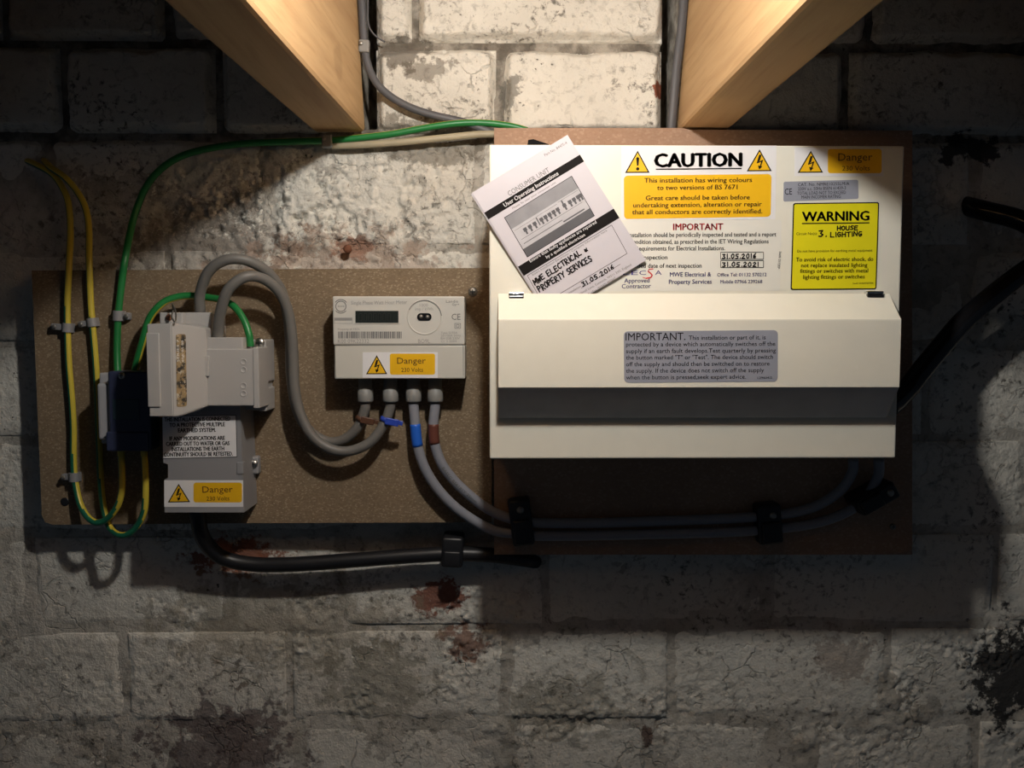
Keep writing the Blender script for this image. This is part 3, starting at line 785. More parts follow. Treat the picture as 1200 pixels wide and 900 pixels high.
plate('picture_panel', SL, pr(.008, .30, .992, .80), .00016, .00022, 'photo_grey_light', pic)
plate('picture_shade', SL, pr(.008, .80, .992, .988), .00016, .00022, 'photo_grey_dark', pic)
k = Ink(SL, .0003)
for u0 in (.13, .20, .27, .37, .43, .49, .55, .61, .71, .79, .85, .91, .95):
    k.poly(pr(u0, .42, u0 + .048, .50)); k.poly(pr(u0 + .012, .49, u0 + .036, .57))
k.poly(pr(.34, .36, .355, .55)); k.poly(pr(.72, .34, .74, .5))
k.poly(pr(.05, .70, .62, .715)); k.poly(pr(.62, .74, .93, .77)); k.poly(pr(.03, .36, .33, .366)); k.poly(pr(.36, .35, .66, .356)); k.poly(pr(.68, .33, .98, .336))
k.poly(pr(.05, .60, .95, .608))
k.build('picture_breakers', 'photo_grey_dark', pic)
k = Ink(SL, .00035)
k.text('User Operating Instructions', (591.8, 242.8), (654.8, 204.8), 4.8, .020); k.build('reversed_lettering', 'white_ink', page); k = Ink(SL, .00035)
k.text('Ensure that faulty appliances are repaired', (621.6, 307.6), (699.3, 261.4), 3.7, .016); k.text('by a qualified electrician', (640.6, 303), (685.9, 276.2), 3.5, .016)
k.build('reversed_lettering', 'white_ink', page)
k = Ink(SL, .00025)
k.text('Part No. 84475-4', (638.9, 183.4), (664.8, 168.4), 3.2, .0); k.build('part_number', 'mid_ink', page); k = Ink(SL, .00025); k.text('CONSUMER UNIT', (596.9, 230), (644.5, 201.2), 5.8, 0)
k.text('Please fix near your consumer unit', (601, 245.3), (651.6, 214.6), 2.4, .0)
k.build('title_lettering', 'mid_ink', page); k = Ink(SL, .00025)
k.text('Insert Installation Electrician / Company Information here', (624.4, 323.2), (711.6, 270.8), 2.5, 0)
k.build('form_heading', 'mid_ink', page); k = Ink(SL, .00025)
k.text('Date of installation', (655, 351.5), (681, 336.3), 2.5, 0); k.text('Walkmill Lane, Cannock, WS11 3XS, England', (676, 347.6), (740, 311), 2.6, 0); k.text('Tel/Fax (01543) 455667', (690, 346.2), (722, 326.5), 2.6, 0)
k.build('lettering', 'mid_ink', page)
k = Ink(SL, .00025)
k.loop([(618, 323), (716.7, 263.8), (734.9, 297), (636.5, 356)], .5); k.line((681, 337.8), (727, 309.5), .4)
k.build('form_lines', 'ink', page)
k = Ink(SL, .0004); k.hand('MWE ELECTRICAL &', (627, 334), (690, 293.5), 6.6, 1.5, .08, 21); k.hand('PROPERTY SERVICES', (632.5, 342.5), (695, 304.5), 6.8, 1.5, .08, 22); k.hand('31.05.2016', (683, 336.3), (721, 313.8), 5.0, 1.3, .06, 23)
k.build('handwriting', 'ink', page)

# ================================================================== METER
DM = .068; SM = front(DM)
mt = thing('electricity_meter', 'white single phase electricity meter with small screen and barcode', 'meter', (P(468, 444, DM).x, -.04, P(468, 444, DM).z))
pbox('case', 390, 347.2, 544.5, 404, DM, DB + .0003, 'meter_white', mt, .0012, 2)
cv = pbox('terminal_cover', 391.7, 404.6, 545, 444, DM - .0003, DB + .0003, 'meter_cover', mt, .0012, 2)
k = Ink(SM, .0002); k.line((392.5, 404.6), (543, 403.9), .7); k.line((392.5, 404.6), (393.5, 442), .5); k.line((542.7, 404), (543, 440), .5); k.build('cover_line', 'mid_ink', mt)
bz_ = plate('display_bezel', SM, rect4(415.5, 363.2, 468, 379.4), 0, .0005, 'meter_cover', mt)
lc = plate('display_screen', SM, rect4(416.6, 364.3, 467, 378.4), .0005, .0006, 'lcd', mt)
k = Ink(SM, .0008)
for i in range(7):
    xx = 421 + i * 5.6; k.loop([(xx, 367.5), (xx + 3.4, 367.5), (xx + 3.2, 376), (xx - .2, 376)], .6)
k.build('digits', 'lcd_segment', lc)
# raised ring with the pulse window
ctr = SM((497.5, 371.8)); rr_ = 20 * (.85 - DM) / 1000
rp = [(rr_ - .0010, 0), (rr_ - .0006, .0006), (rr_ + .0002, .0006), (rr_ + .0006, 0)]
seg = 48; vs = []; fs = []
for j, (r, h) in enumerate(rp):
    for i in range(seg):
        a = 2 * math.pi * i / seg; vs.append(ctr + Vector((r * math.cos(a), -h, r * math.sin(a))))
for j in range(3):
    for i in range(seg): fs.append([j * seg + i, (j + 1) * seg + i, (j + 1) * seg + (i + 1) % seg, j * seg + (i + 1) % seg])
link('raised_ring', raw('raised_ring', vs, fs), mt, 'meter_white', True)
k = Ink(SM, .0008); k.arc((497.5, 371.8), 20, .8, math.radians(205), math.radians(355), 26); k.build('ring_print', 'mid_ink', mt)
pw = plate('pulse_window', SM, rrect(rect4(488.8, 367, 505.7, 375.8), 4.2), 0, .0006, 'glossy_black', mt)
lathe('pulse_lamp', [(.0019, 0), (.0016, .0007), (.0007, .0012)], SM((493.5, 371), .0006), (0, -1, 0), 'dull_steel', pw, 12)
lathe('pulse_lamp', [(.0019, 0), (.0016, .0007), (.0007, .0012)], SM((501, 371.5), .0006), (0, -1, 0), 'dull_steel', pw, 12)
k = Ink(SM, .0002)
k.text('Single Phase Watt Hour Meter', (411.5, 357), (477, 356.2), 4.3, .0); k.text('1000', (491.8, 359.4), (501.5, 359.3), 3.6, 0); k.text('imp / kWh', (486.5, 363.9), (507.5, 363.8), 3.6, 0)
k.build('heading', 'grey_ink', mt); k = Ink(SM, .0002)
k.text('Type 5235A', (516.8, 391.3), (536, 391.1), 2.5, 0); k.text('20-100A 50Hz', (516.8, 394.6), (540, 394.4), 2.5, 0); k.text('BH 038 230V', (516.6, 397.8), (539, 397.6), 2.5, 0); k.text('Cl. 2 2004', (516.8, 401.2), (535, 401), 2.5, 0)
k.build('rating_print', 'grey_ink', mt); k = Ink(SM, .0002)
k.text('Property of YEDL', (396, 387), (422, 386.7), 2.3, 0); k.text('K00 09K22332', (396, 402), (432.5, 401.8), 4.5, 0); k.build('lettering', 'grey_ink', mt); k = Ink(SM, .0002); k.text('BO9L', (490, 402), (504, 401.9), 4.5, 0); k.build('lettering', 'grey_ink', mt); k = Ink(SM, .0002)
k.loop(rect4(391.8, 372.5, 413, 378.8), .4); k.poly(rect4(392.3, 372.8, 412.5, 375.6))
k.build('code_plate', 'grey_ink', mt)
k = Ink(SM, .0002)
k.text('Landis', (522.8, 354.8), (536.7, 354.6), 3.2, .012); k.text('Gyr+', (529.8, 358.2), (538.3, 358.1), 2.8, .012); k.text('CE', (529.3, 374.8), (539.7, 374.7), 7, .004)
k.loop(rect4(533, 379, 539.7, 384.8), .5); k.loop(rect4(534.8, 380.6, 538, 383.3), .5)
k.build('maker_marks', 'mid_ink', mt); k = Ink(SM, .0002)
k.arc((399.5, 359), 6.0, .9, 0, 2 * math.pi, 22); k.text('XXVII', (395.6, 360), (403.4, 360), 2, 0); k.arc((399.5, 359), 8.0, .9, math.radians(215), math.radians(325), 8); k.arc((399.5, 359), 8.0, .8, math.radians(40), math.radians(140), 8)
k.build('approval_mark', 'mid_ink', mt); k = Ink(SM, .0002)
rb = random.Random(2); xx = 396.3
while xx < 470:
    wd_ = rb.choice((.5, .8, 1.3)); k.poly(rect4(xx, 388.5, min(xx + wd_, 470.6), 396.6)); xx += wd_ + rb.choice((.35, .5, .9))
k.build('barcode', 'mid_ink', mt)
danger_sticker(SM, cv, (425, 412.7, 513, 443), [(441.5, 416.2), (429, 438.6), (453.9, 438.4)], (457, 414.4, 509.8, 439), ((465.5, 426.3), (499, 426)), ((470.3, 435.9), (495.8, 435.6)), 7.2, 4.8, None) if False else None
SMc = front(DM - .0003)
st = plate('danger_sticker', SMc, rect4(425, 412.7, 513, 442.8), 0, .0002, 'white_sticker', mt, label='white and amber danger sticker')
warning_triangle(SMc, [(441.5, 416.2), (429, 438.6), (453.9, 438.4)], st)
plate('amber_panel', SMc, rrect(rect4(457, 414.4, 509.8, 439), 2.5), .0002, .0003, 'amber', st)
k = Ink(SMc, .0005); k.text('Danger', (465.5, 426.3), (499, 426), 7.2, .008); k.text('230 Volts', (470.3, 435.9), (495.8, 435.6), 4.8, .008); k.build('lettering', 'amber_ink', st)
for px, mm in ((428, 'sleeve_grey'), (457.5, 'sleeve_grey'), (484.5, 'sleeve_grey'), (510, 'sleeve_grey')):
    c = P(px, 443, .0496)
    lathe('cable_sleeve', [(.0062, -.001), (.0064, .010), (.0073, .0105), (.0074, .021), (.0068, .0225), (.0050, .0228)], c, (0, 0, -1), mm, mt, 20)

# ================================================================== SERVICE CUT-OUT
DL = .074; SLo = front(DL)
co = thing('service_fuse', 'grey service fuse cut-out with worn label under looping grey cables', 'fuse unit', (P(245, 600, DL).x, -.04, P(245, 600, DL).z))
def hull_cols(name, cols, db, m, parent, bev=.0008):
    """solid from columns (px, py_top, py_bottom, d) joined left to right, backed at db"""
    bm = bmesh.new(); top = []; bot = []; tb = []; bb = []
    for px, a, b2, d in cols:
        p, q = P(px, a, d), P(px, b2, d)
        top.append(bm.verts.new(p)); bot.append(bm.verts.new((p.x, q.y, q.z)))
        tb.append(bm.verts.new((p.x, -db, p.z))); bb.append(bm.verts.new((p.x, -db, q.z)))
    for i in range(len(cols) - 1):
        bm.faces.new([top[i], top[i + 1], bot[i + 1], bot[i]]); bm.faces.new([tb[i], bb[i], bb[i + 1], tb[i + 1]])
        bm.faces.new([top[i], tb[i], tb[i + 1], top[i + 1]]); bm.faces.new([bot[i], bot[i + 1], bb[i + 1], bb[i]])
    bm.faces.new([top[0], bot[0], bb[0], tb[0]]); bm.faces.new([top[-1], tb[-1], bb[-1], bot[-1]])
    bmesh.ops.recalc_face_normals(bm, faces=bm.faces)
    if bev: bmesh.ops.bevel(bm, geom=bm.edges[:], offset=bev, segments=2, affect='EDGES')
    return link(name, from_bm(name, bm), parent, m)
# lower body with a notch in its left flank
lo = [(189.5, 470), (281, 470), (286, 600.5), (193, 600.5), (192.7, 562), (197, 560), (196.8, 544), (191.5, 542.5)]
lb = prism('lower_body', [P(x, y, DL) for x, y in lo], DL - DB - .0006, 'cutout_dark_grey', co, (0, -1, 0))
# fixing lug and screw on its right flank
lug = pbox('fixing_lug', 283, 535, 303, 556, DB + .010, DB + .0003, 'cutout_dark_grey', co, .002, 2)
screw('screw', 297, 544, DB + .010, .0042, co)
pbox('rib', 277, 541.5, 285, 556, DL + .0008, DL - .006, 'cutout_dark_grey', co, .0008)
# base plate behind the carrier
pbox('base_plate', 192, 366, 249, 470, .072, DB + .0003, 'cutout_grey', co, .0012)
pbox('base_flange', 240, 398, 311, 481, .057, DB + .0003, 'cutout_grey', co, .0012)
pbox('flange_tab', 303, 398, 311.5, 448, .062, DB + .0006, 'cutout_grey', co, .001)
pbox('flange_tab', 303, 455, 312, 482, .062, DB + .0006, 'cutout_grey', co, .001)
screw('screw', 304, 402, .063, .0047, co)
# right terminal cover
tc = pbox('terminal_cover', 240, 409, 302, 475.5, .089, .0575, 'cutout_grey', co, .0008)
pbox('cover_step', 242.5, 395.5, 284.5, 411, .087, .0576, 'cutout_grey', co, .0008)
pbox('cover_edge', 296.5, 407, 303.3, 478.5, .0897, .0576, 'cutout_grey', co, .0008)
pbox('cover_latch', 239.5, 417, 244.5, 441, .092, .074, 'cutout_grey', co, .0006)
for py in (424, 433.3, 452, 461.3):
    lathe('knockout', [(.0030, -.001), (.0030, .0001), (.0026, .0005), (.0022, .0001), (.0, .0001)], P(285.3, py, .089), (0, -1, 0), 'cutout_grey', tc, 16)
# proud fuse carrier with a sloping face
DCa = .124
car = hull_cols('fuse_carrier', [(171.8, 379.5, 488.5, DCa), (200.5, 379, 488.5, DCa), (207, 379.3, 488, DCa - .005), (241, 384.5, 475.5, .0905)], .0725, 'cutout_grey', co)
pbox('carrier_plate', 172.2, 390.5, 187, 477, DCa + .0012, DCa - .002, 'cutout_grey', co, .0006)
pbox('carrier_block', 187, 366, 214, 380, .082, .0725, 'cutout_grey', co, .001)
a, b2 = P(207, 379.3, DCa - .005), P(241, 384.5, .0905); b2.z = a.z; c = a + Vector((0, 0, -.05))
n_ = (b2 - a).cross(c - a); n_ = n_ if n_.y < 0 else -n_
SS = Surf(a, n_)
wl = plate('worn_label', SS, rrect([(206, 391.5), (217.3, 391.5), (218.8, 476), (207, 477)], 2.5), 0, .0004, 'worn_label', car, label='worn dark rating label')
k = Ink(SS, .0006); k.text('SERIES 7', (209.6, 424), (209.2, 398), 3.6, .01); k.text('60A BS 88', (214.8, 424), (214.3, 399), 3, .01); k.build('lettering', 'off_white_sticker', car)
screw('screw', 198, 372, .083, .0028, co, 'rust')
tag_w = ppath([(205, 378, 101), (201, 371, 82), (203, 363, 74), (202, 356, 72), (206, 366, 80), (206, 377, 100)], 5)
link('seal_wire', tube_mesh('seal_wire', tag_w, .0007, 6), co, 'dull_steel', True)
# stickers on the lower body
st = plate('earthing_notice', SLo, [(189.8, 487.5), (276.8, 486.3), (278.2, 535.6), (190.6, 537.6)], 0, .0002, 'ink', co, label='white protective earthing notice in black capitals')
plate('notice_field', SLo, [(190.4, 488.2), (276.2, 487), (277.5, 534.9), (191.2, 536.9)], .0002, .00028, 'white_sticker', st)
k = Ink(SLo, .0004)
for s, a, b2 in (('THIS INSTALLATION IS CONNECTED', (193, 493.8), (269.9, 492.8)), ('TO A PROTECTIVE MULTIPLE', (199, 500.3), (263.6, 499.3)), ('EARTHED SYSTEM.', (209, 506.6), (253, 505.9)),
                 ('IF ANY MODIFICATIONS ARE', (199, 516.2), (263.6, 515.3)), ('CARRIED OUT TO WATER OR GAS', (195, 522.5), (269, 521.5)), ('INSTALLATIONS THE EARTH', (201.4, 528.7), (262.8, 527.8)), ('CONTINUITY SHOULD BE RETESTED.', (192.4, 535), (272.9, 533.8))):
    k.text(s, a, b2, 4.6, .045)
k.build('lettering', 'ink', st)
danger_sticker(SLo, co, (192.5, 562.8, 285, 594), [(209.4, 566.8), (196.8, 588.8), (222.9, 588.3)], (226.9, 565.5, 283.7, 588.7), ((237.5, 577.2), (273, 576.7)), ((242.3, 586.6), (269, 586.3)), 7.5, 4.9, 'white and amber danger sticker with lightning triangle')

# ================================================================== EARTH BLOCK
eb = thing('earth_terminal_block', 'dark blue earth terminal box with pale side cover beside service fuse', 'terminal box', (P(147, 528, .05).x, -.035, P(147, 528, .05).z))
pbox('side_cover', 113.5, 449, 130, 516, .067, DB + .0085, 'pale_plastic', eb, .003, 3)
pbox('base', 117, 437, 172, 520, .050, DB + .0083, 'pale_plastic', eb, .0015)
bx = pbox('terminal_cover', 127, 435, 176, 527.5, .072, .0505, 'navy_plastic', eb, .002, 3)
pbox('label_panel', 132, 468, 163, 492, .0726, .0715, 'navy_panel', eb, .0003, 1)
pbox('cover_ledge', 124, 506, 174, 529, .0735, .051, 'navy_plastic', eb, .0015)
screw('screw', 143, 440.5, .0722, .0033, eb, 'steel')

# ================================================================== CABLES
def cable(name, pts, r, m, label, cat='cable', sub=8, seg=14, group=None, stripe=None, flat=None):
    p = ppath(pts, sub)
    t = thing(name, label, cat, p[0], group)
    link('sheath', tube_mesh('sheath', p, r, seg, stripe, flat), t, m, True)
    return t, p
def sleeve(name, t, p, y0, y1, r, m):
    """tape wound round the part of a cable that lies between two pixel heights"""
    pts = np.array(p); u, v = proj(pts[:, 0], pts[:, 1], pts[:, 2])
    q = [p[i] for i in range(len(p)) if y0 <= v[i] <= y1 and abs(u[i] - 500) < 90]
    link(name, tube_mesh(name, q, r, 16), t, m, True)
RT = .0048
t2, p2 = cable('meter_tail_cable', [(256, 395.8, 62), (255.8, 388, 63), (258.6, 364.5, 68), (268, 339, 72), (288, 324.5, 70), (309, 327, 62), (327, 342, 55), (337.5, 364.5, 50), (342.5, 397, 47), (344, 426, 46), (345.5, 456, 46), (352, 485, 46), (366, 511, 46), (387, 526, 45), (410, 528.5, 44), (434, 518, 43), (450, 497, 41), (456.5, 480, 40), (457.5, 472.5, 40)],
            RT, 'grey_pvc', 'grey meter tail cable with a blue tie below the meter')
t1, p1 = cable('meter_tail_cable', [(234.5, 365.6, 49), (234.5, 344, 52), (244, 319, 58), (262, 305.5, 60), (283, 304, 58), (303, 311.5, 52), (319, 324.5, 45), (331, 344, 39), (337, 370, 35), (340, 400, 34), (341, 440, 34), (348, 480, 34), (362, 504, 34), (384, 517.5, 35), (403, 515, 37), (419, 501, 39), (427.2, 481, 40), (428, 472.5, 40)],
            RT, 'grey_pvc', 'grey meter tail cable with a brown tie below the meter')
def tie(t, p, yv, m, side):
    pts = np.array(p); u, v = proj(pts[:, 0], pts[:, 1], pts[:, 2])
    c = [i for i in range(len(p)) if u[i] > 400]; i = min(c, key=lambda i: abs(v[i] - yv)); i = min(i, len(p) - 2)
    ax = (p[i + 1] - p[i - 1]).normalized()
    b = lathe('identification_tie', [(RT * .98, -.0022), (RT + .0011, -.002), (RT + .0011, .002), (RT * .98, .0022)], p[i], ax, m, t, 18)
    c0 = p[i] + Vector((.0058 * side, -RT - .0012, -.0012))
    bm = box_bm(-.0060, .0068, -.0014, .0014, -.0033, .0033, .0008, 2)
    bmesh.ops.transform(bm, matrix=Matrix.Translation(c0) @ Matrix.Rotation(.2, 4, 'Y'), verts=bm.verts)
    link('tie_tag', from_bm('tie_tag', bm), b, m)
    bm = box_bm(-.002, .002, -.0016, .0016, -.002, .002, .0005, 2)
    bmesh.ops.transform(bm, matrix=Matrix.Translation(c0 + Vector((.0085 * side, .001, -.0012))) @ Matrix.Rotation(.3, 4, 'Y'), verts=bm.verts)
    link('tie_end', from_bm('tie_end', bm), b, m)
tie(t1, p1, 491, 'brown_tie', 1); tie(t2, p2, 492, 'blue_tie', 1)
t3, p3 = cable('consumer_tail_cable', [(484.5, 472.5, 40), (485, 480, 40), (486.5, 497, 40), (489.5, 523, 40), (498, 549, 39), (513, 573, 37), (533, 594, 35), (557, 611, 33), (578, 621, 33), (600, 625, 33), (640, 628, 33), (760, 626, 33), (880, 622, 33), (960, 612, 34), (1008, 590, 38), (1028, 560, 45), (1030, 538, 50)],
            RT, 'blue_grey_pvc', 'blue-grey cable wrapped with blue tape below the meter')
sleeve('blue_tape', t3, p3, 495, 525, RT + .0003, 'blue_tape')
t4, p4 = cable('consumer_tail_cable', [(510, 472.5, 40), (509.5, 480, 40), (508, 497, 40), (509.5, 520, 40), (518, 544, 39), (533, 564, 37), (550, 580, 36), (568, 594, 34), (590, 605, 33), (620, 612, 33), (680, 613, 33), (760, 611, 33), (880, 606, 33), (945, 597, 34), (982, 577, 38), (998, 555, 45), (1000, 538, 50)],
            RT, 'blue_grey_pvc', 'blue-grey cable wrapped with brown tape below the meter')
sleeve('brown_tape', t4, p4, 496, 522, RT + .0003, 'brown_tape')
for (p, t, y0, y1, s) in ((p4, t4, 545, 588, 'BASEC BS6181Y 25mm'),):
    # printed line on the sheath
    pts = np.array(p); u, v = proj(pts[:, 0], pts[:, 1], pts[:, 2])
    q = [p[i] for i in range(len(p)) if y0 <= v[i] <= y1 and u[i] < 590]
    V, Fc = text_geo(s, .01); x0_ = min(a.x for a in V); x1_ = max(a.x for a in V)
    cum = [0]
    for i in range(len(q) - 1): cum.append(cum[-1] + (q[i + 1] - q[i]).length)
    vs = []
    for a in V:
        sl = (a.x - x0_) / (x1_ - x0_) * cum[-1]; j = min(max(0, int(np.searchsorted(cum, sl)) - 1), len(q) - 2)
        tt = (sl - cum[j]) / max(cum[j + 1] - cum[j], 1e-9); c = q[j].lerp(q[j + 1], tt); tg = (q[j + 1] - q[j]).normalized()
        nn = Vector((0, -1, 0)); side = nn.cross(tg).normalized(); ang = (a.y - .35) * .75
        vs.append(c + (nn * math.cos(ang) + side * math.sin(ang)) * (RT + .00015))
    link('sheath_print', raw('sheath_print', vs, Fc), t, 'mid_ink')

cable('supply_cable', [(231, 596, 42), (232, 606, 42), (236, 626, 36), (246, 642, 28), (264, 655, 21), (300, 661.5, 18), (350, 661, 18), (420, 656, 18), (480, 651.5, 18), (530, 649, 18), (575, 650.5, 16), (610, 655, 8), (628, 658, -4)],
      .0073, 'black_plastic', 'thick black supply cable curving below the chipboard panel', seg=18)
cable('armoured_cable', [(1112, 236, -16), (1130, 241, -4), (1158, 248, 13), (1198, 259, 28), (1228, 280, 40), (1222, 302, 42), (1192, 324, 42), (1160, 349, 42), (1128, 377, 42), (1103, 406, 42), (1080, 434, 42), (1064, 455, 44), (1050, 470, 52), (1040, 478, 58)],
      .0096, 'glossy_black', 'thick glossy black cable looping out of the wall to the fuse box', seg=20)

def gy(a, l):
    # the two-colour sheath turns slowly as the cable bends
    off = float(np.interp(l, [0, .3, .48, .62, .75, .85, 1], [.92, .96, 1.03, 1.05, 1.2, 1.5, 1.6]))
    return 1 if ((a + off) % 1.0) < .46 else 0
RE = .0031
cable('earth_cable', [(28, 187, -8), (42, 193, 5), (61, 204, 8), (72.5, 219, 10), (80, 238, 12), (82.5, 271, 16), (81, 306, 29), (79, 350, 29), (79, 383, 29), (80.5, 425, 29), (84, 467, 29), (86, 500, 29), (86, 528, 29), (86.6, 552, 29), (89, 570, 30), (93.5, 589.5, 33), (102, 605, 37), (113, 612.5, 39), (125, 608.5, 40), (136, 596, 42), (142, 579, 44), (143, 560, 45), (142, 534, 46), (142, 522, 46)],
      RE, ['earth_yellow', 'earth_teal'], 'yellow and green earth cable in two clips looping up into terminal box', stripe=gy)
cable('earth_cable', [(50, 186, -8), (59, 196, 10), (75, 207, 14), (88.5, 222, 14), (99.5, 242, 15), (104, 267, 18), (104.5, 306, 29), (106, 350, 29), (108.5, 383, 29), (111.5, 417, 29), (113.5, 448, 29), (115, 490, 29), (117, 540, 29), (118.5, 570, 30), (120.5, 589, 30), (124, 606, 31), (130, 620, 34), (140, 627, 40), (152, 625, 42), (163, 613, 44), (169.5, 596, 46), (170.5, 570, 47), (170, 552, 47), (169, 534, 47), (168.5, 522, 47)],
      RE, ['earth_yellow', 'earth_teal'], 'yellow and green earth cable passing behind terminal box and looping back', stripe=gy)
cable('earth_cable', [(618, 153, 7.3), (604, 149, 7.3), (590, 146.5, 7.3), (572, 144.5, 7.8), (548, 144, 9), (520, 146.5, 10), (490, 151.5, 10), (460, 157, 10), (432, 160.5, 9), (405, 163.2, 9), (385, 164.5, 9), (340, 166, 9), (290, 168, 9), (250, 173, 9), (215, 182, 10), (190, 197, 10), (172, 218, 11), (159, 248, 13), (152, 275, 20), (146.5, 304, 29.5), (143, 328, 29.5), (138.5, 370, 29.5), (137, 410, 30), (138, 440, 33), (138.5, 448, 36)],
      .0033, ['earth_green', 'earth_yellow'], 'green earth cable running under the joist and down into terminal box', stripe=lambda a, l: 1 if (.13 if l < .48 else .5) < a < (.27 if l < .48 else .7) else 0)
cable('earth_cable', [(293.5, 406.2, 60), (293, 400, 60), (291.5, 391, 60), (286, 375.5, 58), (276, 361, 55), (263, 352.5, 50), (245, 348.8, 44), (220, 346.5, 42), (198, 351, 44), (184, 361, 46), (174, 376, 46), (167, 400, 46), (160, 425, 44), (157, 440, 44), (156, 448, 44)],
      .0033, ['earth_green', 'earth_yellow'], 'green and yellow earth cable arching over the service fuse', stripe=lambda a, l: 1 if .64 < a < .88 else 0)
cable('twin_cable', [(419, -40, 7), (423.5, 0, 7), (425.7, 36.7, 7), (427.5, 55, 7), (429.5, 70, 7.5), (434, 84, 8), (442.5, 99, 9), (459, 114, 9), (481, 126, 9), (506, 134.5, 9), (528, 139.5, 8.5), (547, 144, 7.5), (565, 151, 6.8), (582, 158, 6.6), (600, 166, 6.6)],
      .0034, 'twin_grey_pvc', 'grey twin cable curving from a joist clip across the white bricks', flat=(.8, 1.1))
cable('twin_cable', [(804, -40, 9), (801.5, 0, 9), (798, 40, 9), (793, 80, 9), (789.5, 120, 9), (787, 150, 8), (786, 172, 6.9)],
      .0040, 'twin_grey_pvc', 'grey twin cable hanging straight down beside the joist above fuse box', flat=(.75, 1.1))
cable('thin_wire', [(430, -30, 8), (431, 0, 8), (431.5, 27, 8), (438, 40, 7.5), (451, 49.5, 5)], .0009, 'twin_grey_pvc', 'thin grey wire curling against the dark gap beside the joist', 'wire', seg=8)
cable('cream_cable', [(388, 170.5, 8), (405, 170.5, 8), (430, 169.5, 8), (470, 166.5, 8), (520, 161.5, 8), (560, 157.5, 8), (590, 157.5, 8), (610, 160, 8)],
      .0034, 'cream_pvc', 'dirty cream cable running just below the green earth cable', flat=(.7, 1.0))

# ================================================================== CLIPS AND CLEATS
def cable_clip(px, py, d, wdt, hgt, nail_side, label, r, back, rot=0, group=None):
    """moulded clip: a saddle over the cable, a nail boss to one side"""
    c = P(px, py, d); t = thing('cable_clip', label, 'cable clip', (c.x, -back, c.z), group)
    bm = bmesh.new(); n = 12; ro = r + .0016
    prof = [(-ro, 0)] + [(-ro * math.cos(math.pi * i / n), -(d - back) - ro * math.sin(math.pi * i / n)) for i in range(n + 1)] + [(ro, 0)]
    for z in (0,):
        ringA = [bm.verts.new((c.x + a, -back + b2, c.z - hgt / 2)) for a, b2 in prof]; ringB = [bm.verts.new((c.x + a, -back + b2, c.z + hgt / 2)) for a, b2 in prof]
    m_ = len(prof); bm.faces.new(ringA); bm.faces.new(ringB[::-1])
    for i in range(m_): bm.faces.new([ringA[i], ringB[i], ringB[(i + 1) % m_], ringA[(i + 1) % m_]])
    M_ = Matrix.Translation(c) @ Matrix.Rotation(rot, 4, 'Y') @ Matrix.Translation(-c)
    bmesh.ops.transform(bm, matrix=M_, verts=bm.verts)
    link('saddle', from_bm('saddle', bm), t, 'clip_grey')
    bx0 = c.x + nail_side * (ro - .001); bx1 = c.x + nail_side * (ro + wdt)
    bm = box_bm(min(bx0, bx1), max(bx0, bx1), -back - (d - back) * 1.0 - r * .55, -back, c.z - hgt * .36, c.z + hgt * .36, .0012, 2)
    bmesh.ops.transform(bm, matrix=M_, verts=bm.verts)
    link('nail_boss', from_bm('nail_boss', bm), t, 'clip_grey')
    nb = M_ @ Vector((c.x + nail_side * (ro + wdt * .62), -back - (d - back) - r * .55, c.z))
    lathe('nail', [(.0011, -.003), (.0011, .0005), (.0021, .0008), (.0021, .0016), (.0012, .002)], nb, (0, -1, 0), 'dull_steel', t, 12)
    return t
cable_clip(79, 384, .036, .0105, .0085, -1, 'grey cable clip on the outer yellow earth cable, upper of its two', RE, DB, .08)
cable_clip(108, 378, .036, .0085, .0080, -1, 'grey cable clip on the inner yellow earth cable', RE, DB, -.15)
cable_clip(138.5, 370, .0366, .0060, .0095, 1, 'grey cable clip on the plain green earth cable', .0033, DB, .05)
cable_clip(86.8, 559, .036, .0070, .0085, -1, 'grey cable clip low on the outer yellow earth cable', RE, DB, 0)
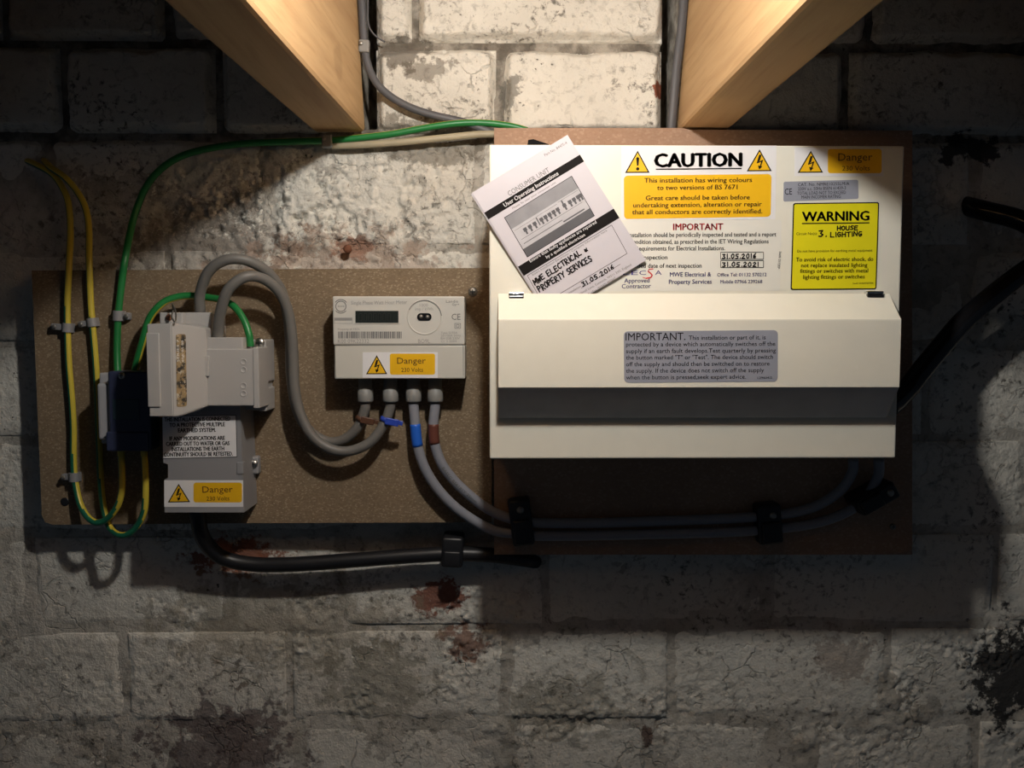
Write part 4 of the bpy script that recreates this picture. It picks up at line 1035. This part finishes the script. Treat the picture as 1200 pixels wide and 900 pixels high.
def wall_clip(px, py, d, hw, hh, back, label, rot=0):
    c = P(px, py, d); t = thing('cable_clip', label, 'cable clip', (c.x, -back, c.z - hh))
    bm = box_bm(c.x - hw, c.x + hw, -d - .0045, -d + .004, c.z - hh, c.z + hh, .0014, 2)
    bmesh.ops.transform(bm, matrix=Matrix.Translation(c) @ Matrix.Rotation(rot, 4, 'Y') @ Matrix.Translation(-c), verts=bm.verts)
    link('saddle', from_bm('saddle', bm), t, 'sleeve_grey')
    lathe('nail', [(.0011, -.004), (.0011, .0005), (.0020, .0008), (.0020, .0014), (.0012, .0018)], Vector((c.x - hw * .5, -d - .0045, c.z + hh * .3)), (0, -1, 0), 'dull_steel', t, 12)
wall_clip(427, 55, .0087, .0050, .0060, .002, 'pale grey cable clip beside the joist holding grey twin cable', .05)
wall_clip(384, 166, .0112, .0050, .0060, .002, 'grey cable clip under the joist holding the green earth cable')
def cleat(px, py, d, w_, h_, back, label, rot, hole=(0, .25)):
    """moulded black cleat: rounded block with a screwed lug"""
    c = P(px, py, d); t = thing('cable_cleat', label, 'cable cleat', (c.x, -back, c.z - h_))
    M_ = Matrix.Translation(c) @ Matrix.Rotation(rot, 4, 'Y')
    bm = box_bm(-w_, w_, -.0005, d - back - .0004, -h_, h_, .0030, 3)
    bmesh.ops.transform(bm, matrix=M_, verts=bm.verts); link('cleat_body', from_bm('cleat_body', bm), t, 'black_plastic', True)
    bm = box_bm(-w_ * .8, w_ * .8, -.0040, .0010, -h_ * .9, h_ * .15, .0020, 3)
    bmesh.ops.transform(bm, matrix=M_, verts=bm.verts); link('cleat_arch', from_bm('cleat_arch', bm), t, 'black_plastic', True)
    q = M_ @ Vector((hole[0] * w_, -.0005, hole[1] * 2 * h_))
    lathe('screw_head', [(.0034, -.002), (.0036, .0004), (.0028, .0012), (.0010, .0016)], q, (0, -1, 0), 'dull_steel', t, 16)
cleat(611, 613, .0496, .0105, .0225, DB, 'black cable cleat where the two blue-grey cables reach the hardboard', -.12, (.05, .28))
cleat(903, 615, .0496, .0115, .0195, DB, 'black cable cleat below the middle of the fuse box', -.1, (.25, .22))
cleat(1030, 585, .0645, .0085, .0200, DB, 'black cable cleat near the corner of the hardboard', 1.05, (0, .30))
cleat(530, 648, .0335, .0105, .0150, .004, 'black cable cleat holding the thick black supply cable to wall', .05, (.2, -.32))
# rusty screw left in the wall
lathe('wall_screw', [(.002, -.012), (.002, .002), (.0042, .0028), (.0042, .0042), (.002, .005)], P(408, 292, .006), (0, -1, 0), 'rust', None, 12,
      label='rusty screw left in the wall above the meter', cat='screw')
